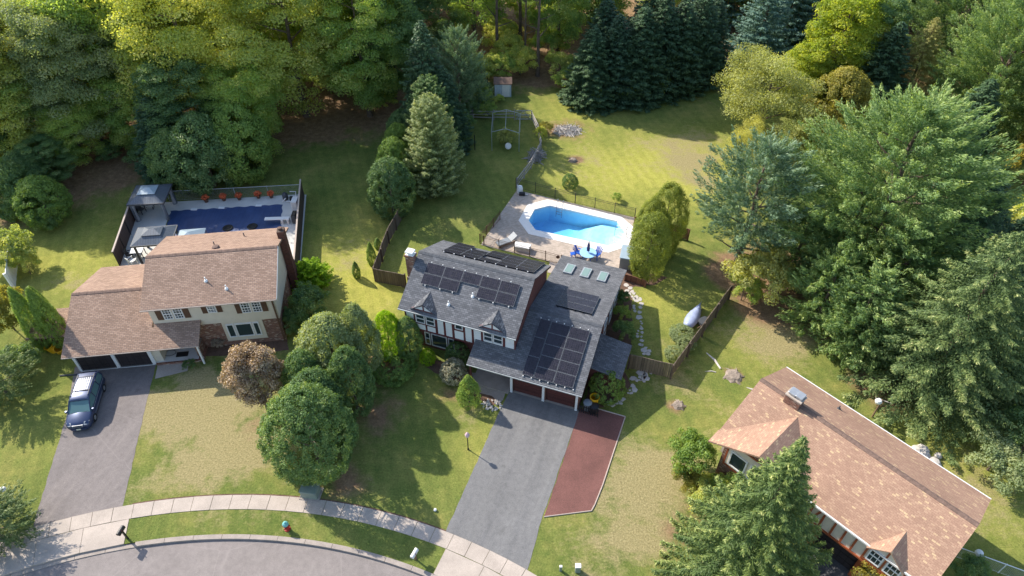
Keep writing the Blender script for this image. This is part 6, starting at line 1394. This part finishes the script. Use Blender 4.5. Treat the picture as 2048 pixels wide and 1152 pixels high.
plant('ball', 'garden_plants', 'leafy garden plants in the corner of the wooden fence', 1348, 712, H=.7, R=.8, mat='grey_green', catg='plant')
plant('ball', 'garden_plants', 'leafy garden plants directly in front of the covered boat', 1372, 690, H=.7, R=.8, mat='grey_green', catg='plant')
# left woods, front rank
plant('locust_a', 'locust_tree', 'large sunlit yellow green locust over the left pool', 425, 275, H=20, R=8.0)
plant('locust_b', 'locust_tree', 'yellow green locust on the bare ground left of centre', 613, 232, H=19, R=7.2)
plant('wood_a', 'wood_edge_tree', 'green tree at the right end of the left wood', 740, 232, H=17, R=5.2)
plant('wood_b', 'wood_edge_tree', 'green tree above the left back lawn, trunk in shade', 245, 265, H=18, R=6.5)
plant('locust_b', 'locust_tree', 'pale green locust left of the large sunlit one', 212, 300, H=16, R=5.6, rz=2, mat='grey_green')
plant('locust_b', 'locust_tree', 'yellow tipped tree at the far left of the wood edge', 45, 330, H=15, R=6, rz=3)
plant('wood_b', 'wood_edge_tree', 'green leafy tree near the left edge of the wood', 120, 290, H=16, R=6, rz=1, mat='grey_green')
plant('egg_c', 'thicket_tree', 'dense dark tree at the left side of the thicket behind the gazebo', 372, 372, H=6.5, R=2.7, rz=1, mat='wood_dark')
plant('egg_c', 'thicket_tree', 'dense dark tree in the middle of the thicket behind the wire fence', 430, 372, H=8, R=3.2, rz=2, mat='arb')
plant('egg_c', 'thicket_tree', 'dense green tree at the right side of the thicket behind the wire fence', 495, 352, H=8, R=3.2, rz=3, mat='arb_mid')
plant('spruce_b', 'thicket_tree', 'dark spruce in the thicket behind the gazebo', 350, 350, H=9, R=3.4, rz=3)
plant('wood_b', 'thicket_tree', 'leafy green tree over the right side of the thicket', 500, 310, H=10, R=4.4, rz=3)
plant('wood_c', 'thicket_tree', 'tall dark leafy tree over the thicket below the large locust', 400, 330, H=12, R=4.2, rz=3)
plant('wood_c', 'wood_edge_tree', 'dark tree between the left locusts', 310, 240, H=17, R=5.5, rz=3)
plant('wood_a', 'wood_edge_tree', 'tall tree between the two brightest locusts', 520, 190, H=19, R=6, rz=3)
plant('wood_b', 'wood_edge_tree', 'green tree left of the tall black spruce', 690, 170, H=18, R=6, rz=3)
plant('wood_c', 'wood_edge_tree', 'dark tree just left of the tall black spruce', 790, 205, H=15, R=4.6, rz=1)
for i, (x, y, h, r, k_) in enumerate([(70, 300, 13, 5.5, 'wood_a'), (150, 255, 16, 6, 'locust_b'), (20, 270, 14, 5.5, 'wood_b'), (175, 325, 7, 3.6, 'wood_b'), (300, 300, 9, 4.2, 'wood_b'), (370, 205, 19, 6.5, 'locust_a'), (760, 150, 17, 5.5, 'wood_a'), (110, 365, 5, 2.8, 'wood_c')]):
    plant(k_, 'wood_edge_tree', ['tree standing behind the yellow tipped tree at the far left', 'pale green tree second rank behind the left back lawn', 'tree at the left edge under the yellow tipped crown', 'short leafy tree at the left wood edge beside bare soil', 'short leafy tree left of the thicket behind the gazebo', 'tall locust directly behind the large sunlit one', 'tree at the top left of the tall black spruce', 'low dark tree beside the left back lawn corner'][i], x, y, H=h, R=r, rz=i*1.3)
for i, (x, y, h, r) in enumerate([(140, 330, 2.2, 2), (225, 318, 1.8, 1.6), (60, 355, 2.6, 2.2), (540, 265, 2.0, 1.6), (300, 330, 2.4, 2), (655, 175, 2.4, 2.2), (770, 215, 2.2, 1.8), (720, 165, 2.5, 2.2), (590, 180, 2.2, 2)]):
    plant('bush', 'wood_undergrowth', ['low bush at the left wood edge beside the soil patch', 'low bush in front of the shaded trunk at the left', 'dark low bush at the left edge of the back lawn', 'low bush at the right foot of the large locust', 'low bush at the left foot of the thicket', 'bush deep behind the bare brown ground', 'bush at the foot of the tall black spruce', 'bush behind the trunks near the black spruce', 'bush left of the bare brown ground'][i], x, y, H=h, R=r, mat=['wood', 'wood_dark', 'wood_dark', 'wood', 'wood_dark', 'wood', 'wood', 'locust', 'wood'][i], catg='shrub', rz=i)
# centre back: thin trunks over yellow green undergrowth
for i, (x, y, h, r, k_, m) in enumerate([(995, 128, 19, 4.2, 'thin_a', None), (1075, 152, 19, 4.0, 'thin_a', None), (1040, 95, 20, 4.5, 'thin_a', None), (1115, 110, 20, 5, 'wood_a', None), (950, 90, 20, 5, 'wood_a', None), (1150, 75, 21, 5.2, 'wood_c', None), (1050, 135, 17, 2.8, 'thin_a', None)]):
    plant(k_, 'bare_trunk_tree', ['tall thin trunked tree just behind the pale blue shed', 'tall thin trunked tree at the end of the orange dirt path', 'tall thin tree between and behind the two trunks', 'tall leafy tree left of the spruce hedge', 'tall leafy tree behind the blue green pine', 'tall dark leafy tree behind the spruce hedge', 'slender tree right behind the shed path'][i], x, y, H=h, R=r, rz=i)
for i, (x, y, h, r) in enumerate([(1005, 160, 3.2, 2.2), (1040, 150, 3.6, 2.4), (1120, 158, 3.2, 2.4), (1095, 120, 3.5, 2.6), (1020, 130, 4, 2.6), (975, 165, 3.6, 2.2), (1140, 178, 2.8, 2.2), (1000, 100, 4, 3)]):
    plant('bush', 'wood_undergrowth', ['yellow green undergrowth just behind the shed roof', 'yellow green undergrowth left of the orange dirt path', 'yellow green undergrowth right of the orange dirt path', 'undergrowth behind the orange dirt path', 'undergrowth deeper in the wood behind the shed', 'undergrowth left of the shed under the pale pine', 'undergrowth at the corner of the spruce hedge', 'farthest undergrowth seen between the thin trunks'][i], x, y, H=h, R=r, mat='locust' if i % 3 else 'wood', catg='shrub', rz=i)
# wood behind, rank on rank
LMK = [(-88, 'the far upper left corner'), (-76, 'the upper left corner'), (-66, 'the yellow tipped tree'), (-56, 'the pale locusts'), (-45, 'the large sunlit locust'), (-33, 'the large locust crown'), (-22, 'the trees over the bare soil'), (-12, 'the tall black spruce'), (-2, 'the pale blue shed'), (8, 'the thin trunks'), (18, 'the left end of the spruce hedge'), (28, 'the right end of the spruce hedge'), (38, 'the blue spruces'), (48, 'the yellow maple'), (60, 'the brown spruce'), (74, 'the top right pines')]
rw = random.Random(21); kk = ['wood_a', 'wood_b', 'locust_b', 'wood_c', 'wood_a']
cnt = 0
for row, (Y, n_, x0, x1) in enumerate([(90, 15, -80, 14), (101, 17, -95, 80)]):
    for i in range(n_):
        x = x0+(x1-x0)*(i+.5)/n_+rw.uniform(-2.5, 2.5); y = Y+rw.uniform(-3.5, 3.5)
        if row == 0 and -10 < x < 14: continue
        k_ = kk[rw.randrange(5)]
        lm = min(LMK, key=lambda q: abs(q[0]-x)); plant(k_, 'forest_tree', ['tree just inside the wood edge, ', 'tree deeper in the wood, '][row]+('left of ' if x < lm[0] else 'right of ')+lm[1], 0, i, H=rw.uniform(12, 17) if row == 0 else rw.uniform(9, 12), R=rw.uniform(5.4, 7.2), rz=rw.uniform(0, 6), group='trees of the wood along the top', at=(x, y, 0)); cnt += 1
for i, (x, y) in enumerate([(36, 92), (46, 95), (56, 96), (66, 88), (75, 80), (84, 96), (30, 100), (58, 70), (70, 62), (62, 55), (58, 44), (68, 48)]):
    plant(['spruce_a', 'pine_mid', 'wood_c', 'pine_mid', 'wood_b', 'spruce_a', 'spruce_blue', 'wood_b', 'pine_mid', 'wood_c', 'spruce_b', 'wood_b'][i], 'forest_tree', ['dark conifer behind the blue spruces at the top', 'pine behind the yellow maple', 'leafy tree behind the olive brown spruce', 'pine above the top right pines', 'leafy tree at the top right corner', 'dark conifer at the top right beyond the maple', 'blue spruce at the top edge right of the hedge', 'leafy tree right of the tall pine at the top right', 'pine at the right edge below the corner', 'dark leafy tree right of the huge white pine', 'dark conifer right of the huge white pine', 'leafy tree at the right edge beyond the hemlocks'][i], 0, i, H=rw.uniform(13, 18), R=rw.uniform(4.5, 6.2), rz=rw.uniform(0, 6), group='trees of the wood along the right side', at=(x, y, 0))
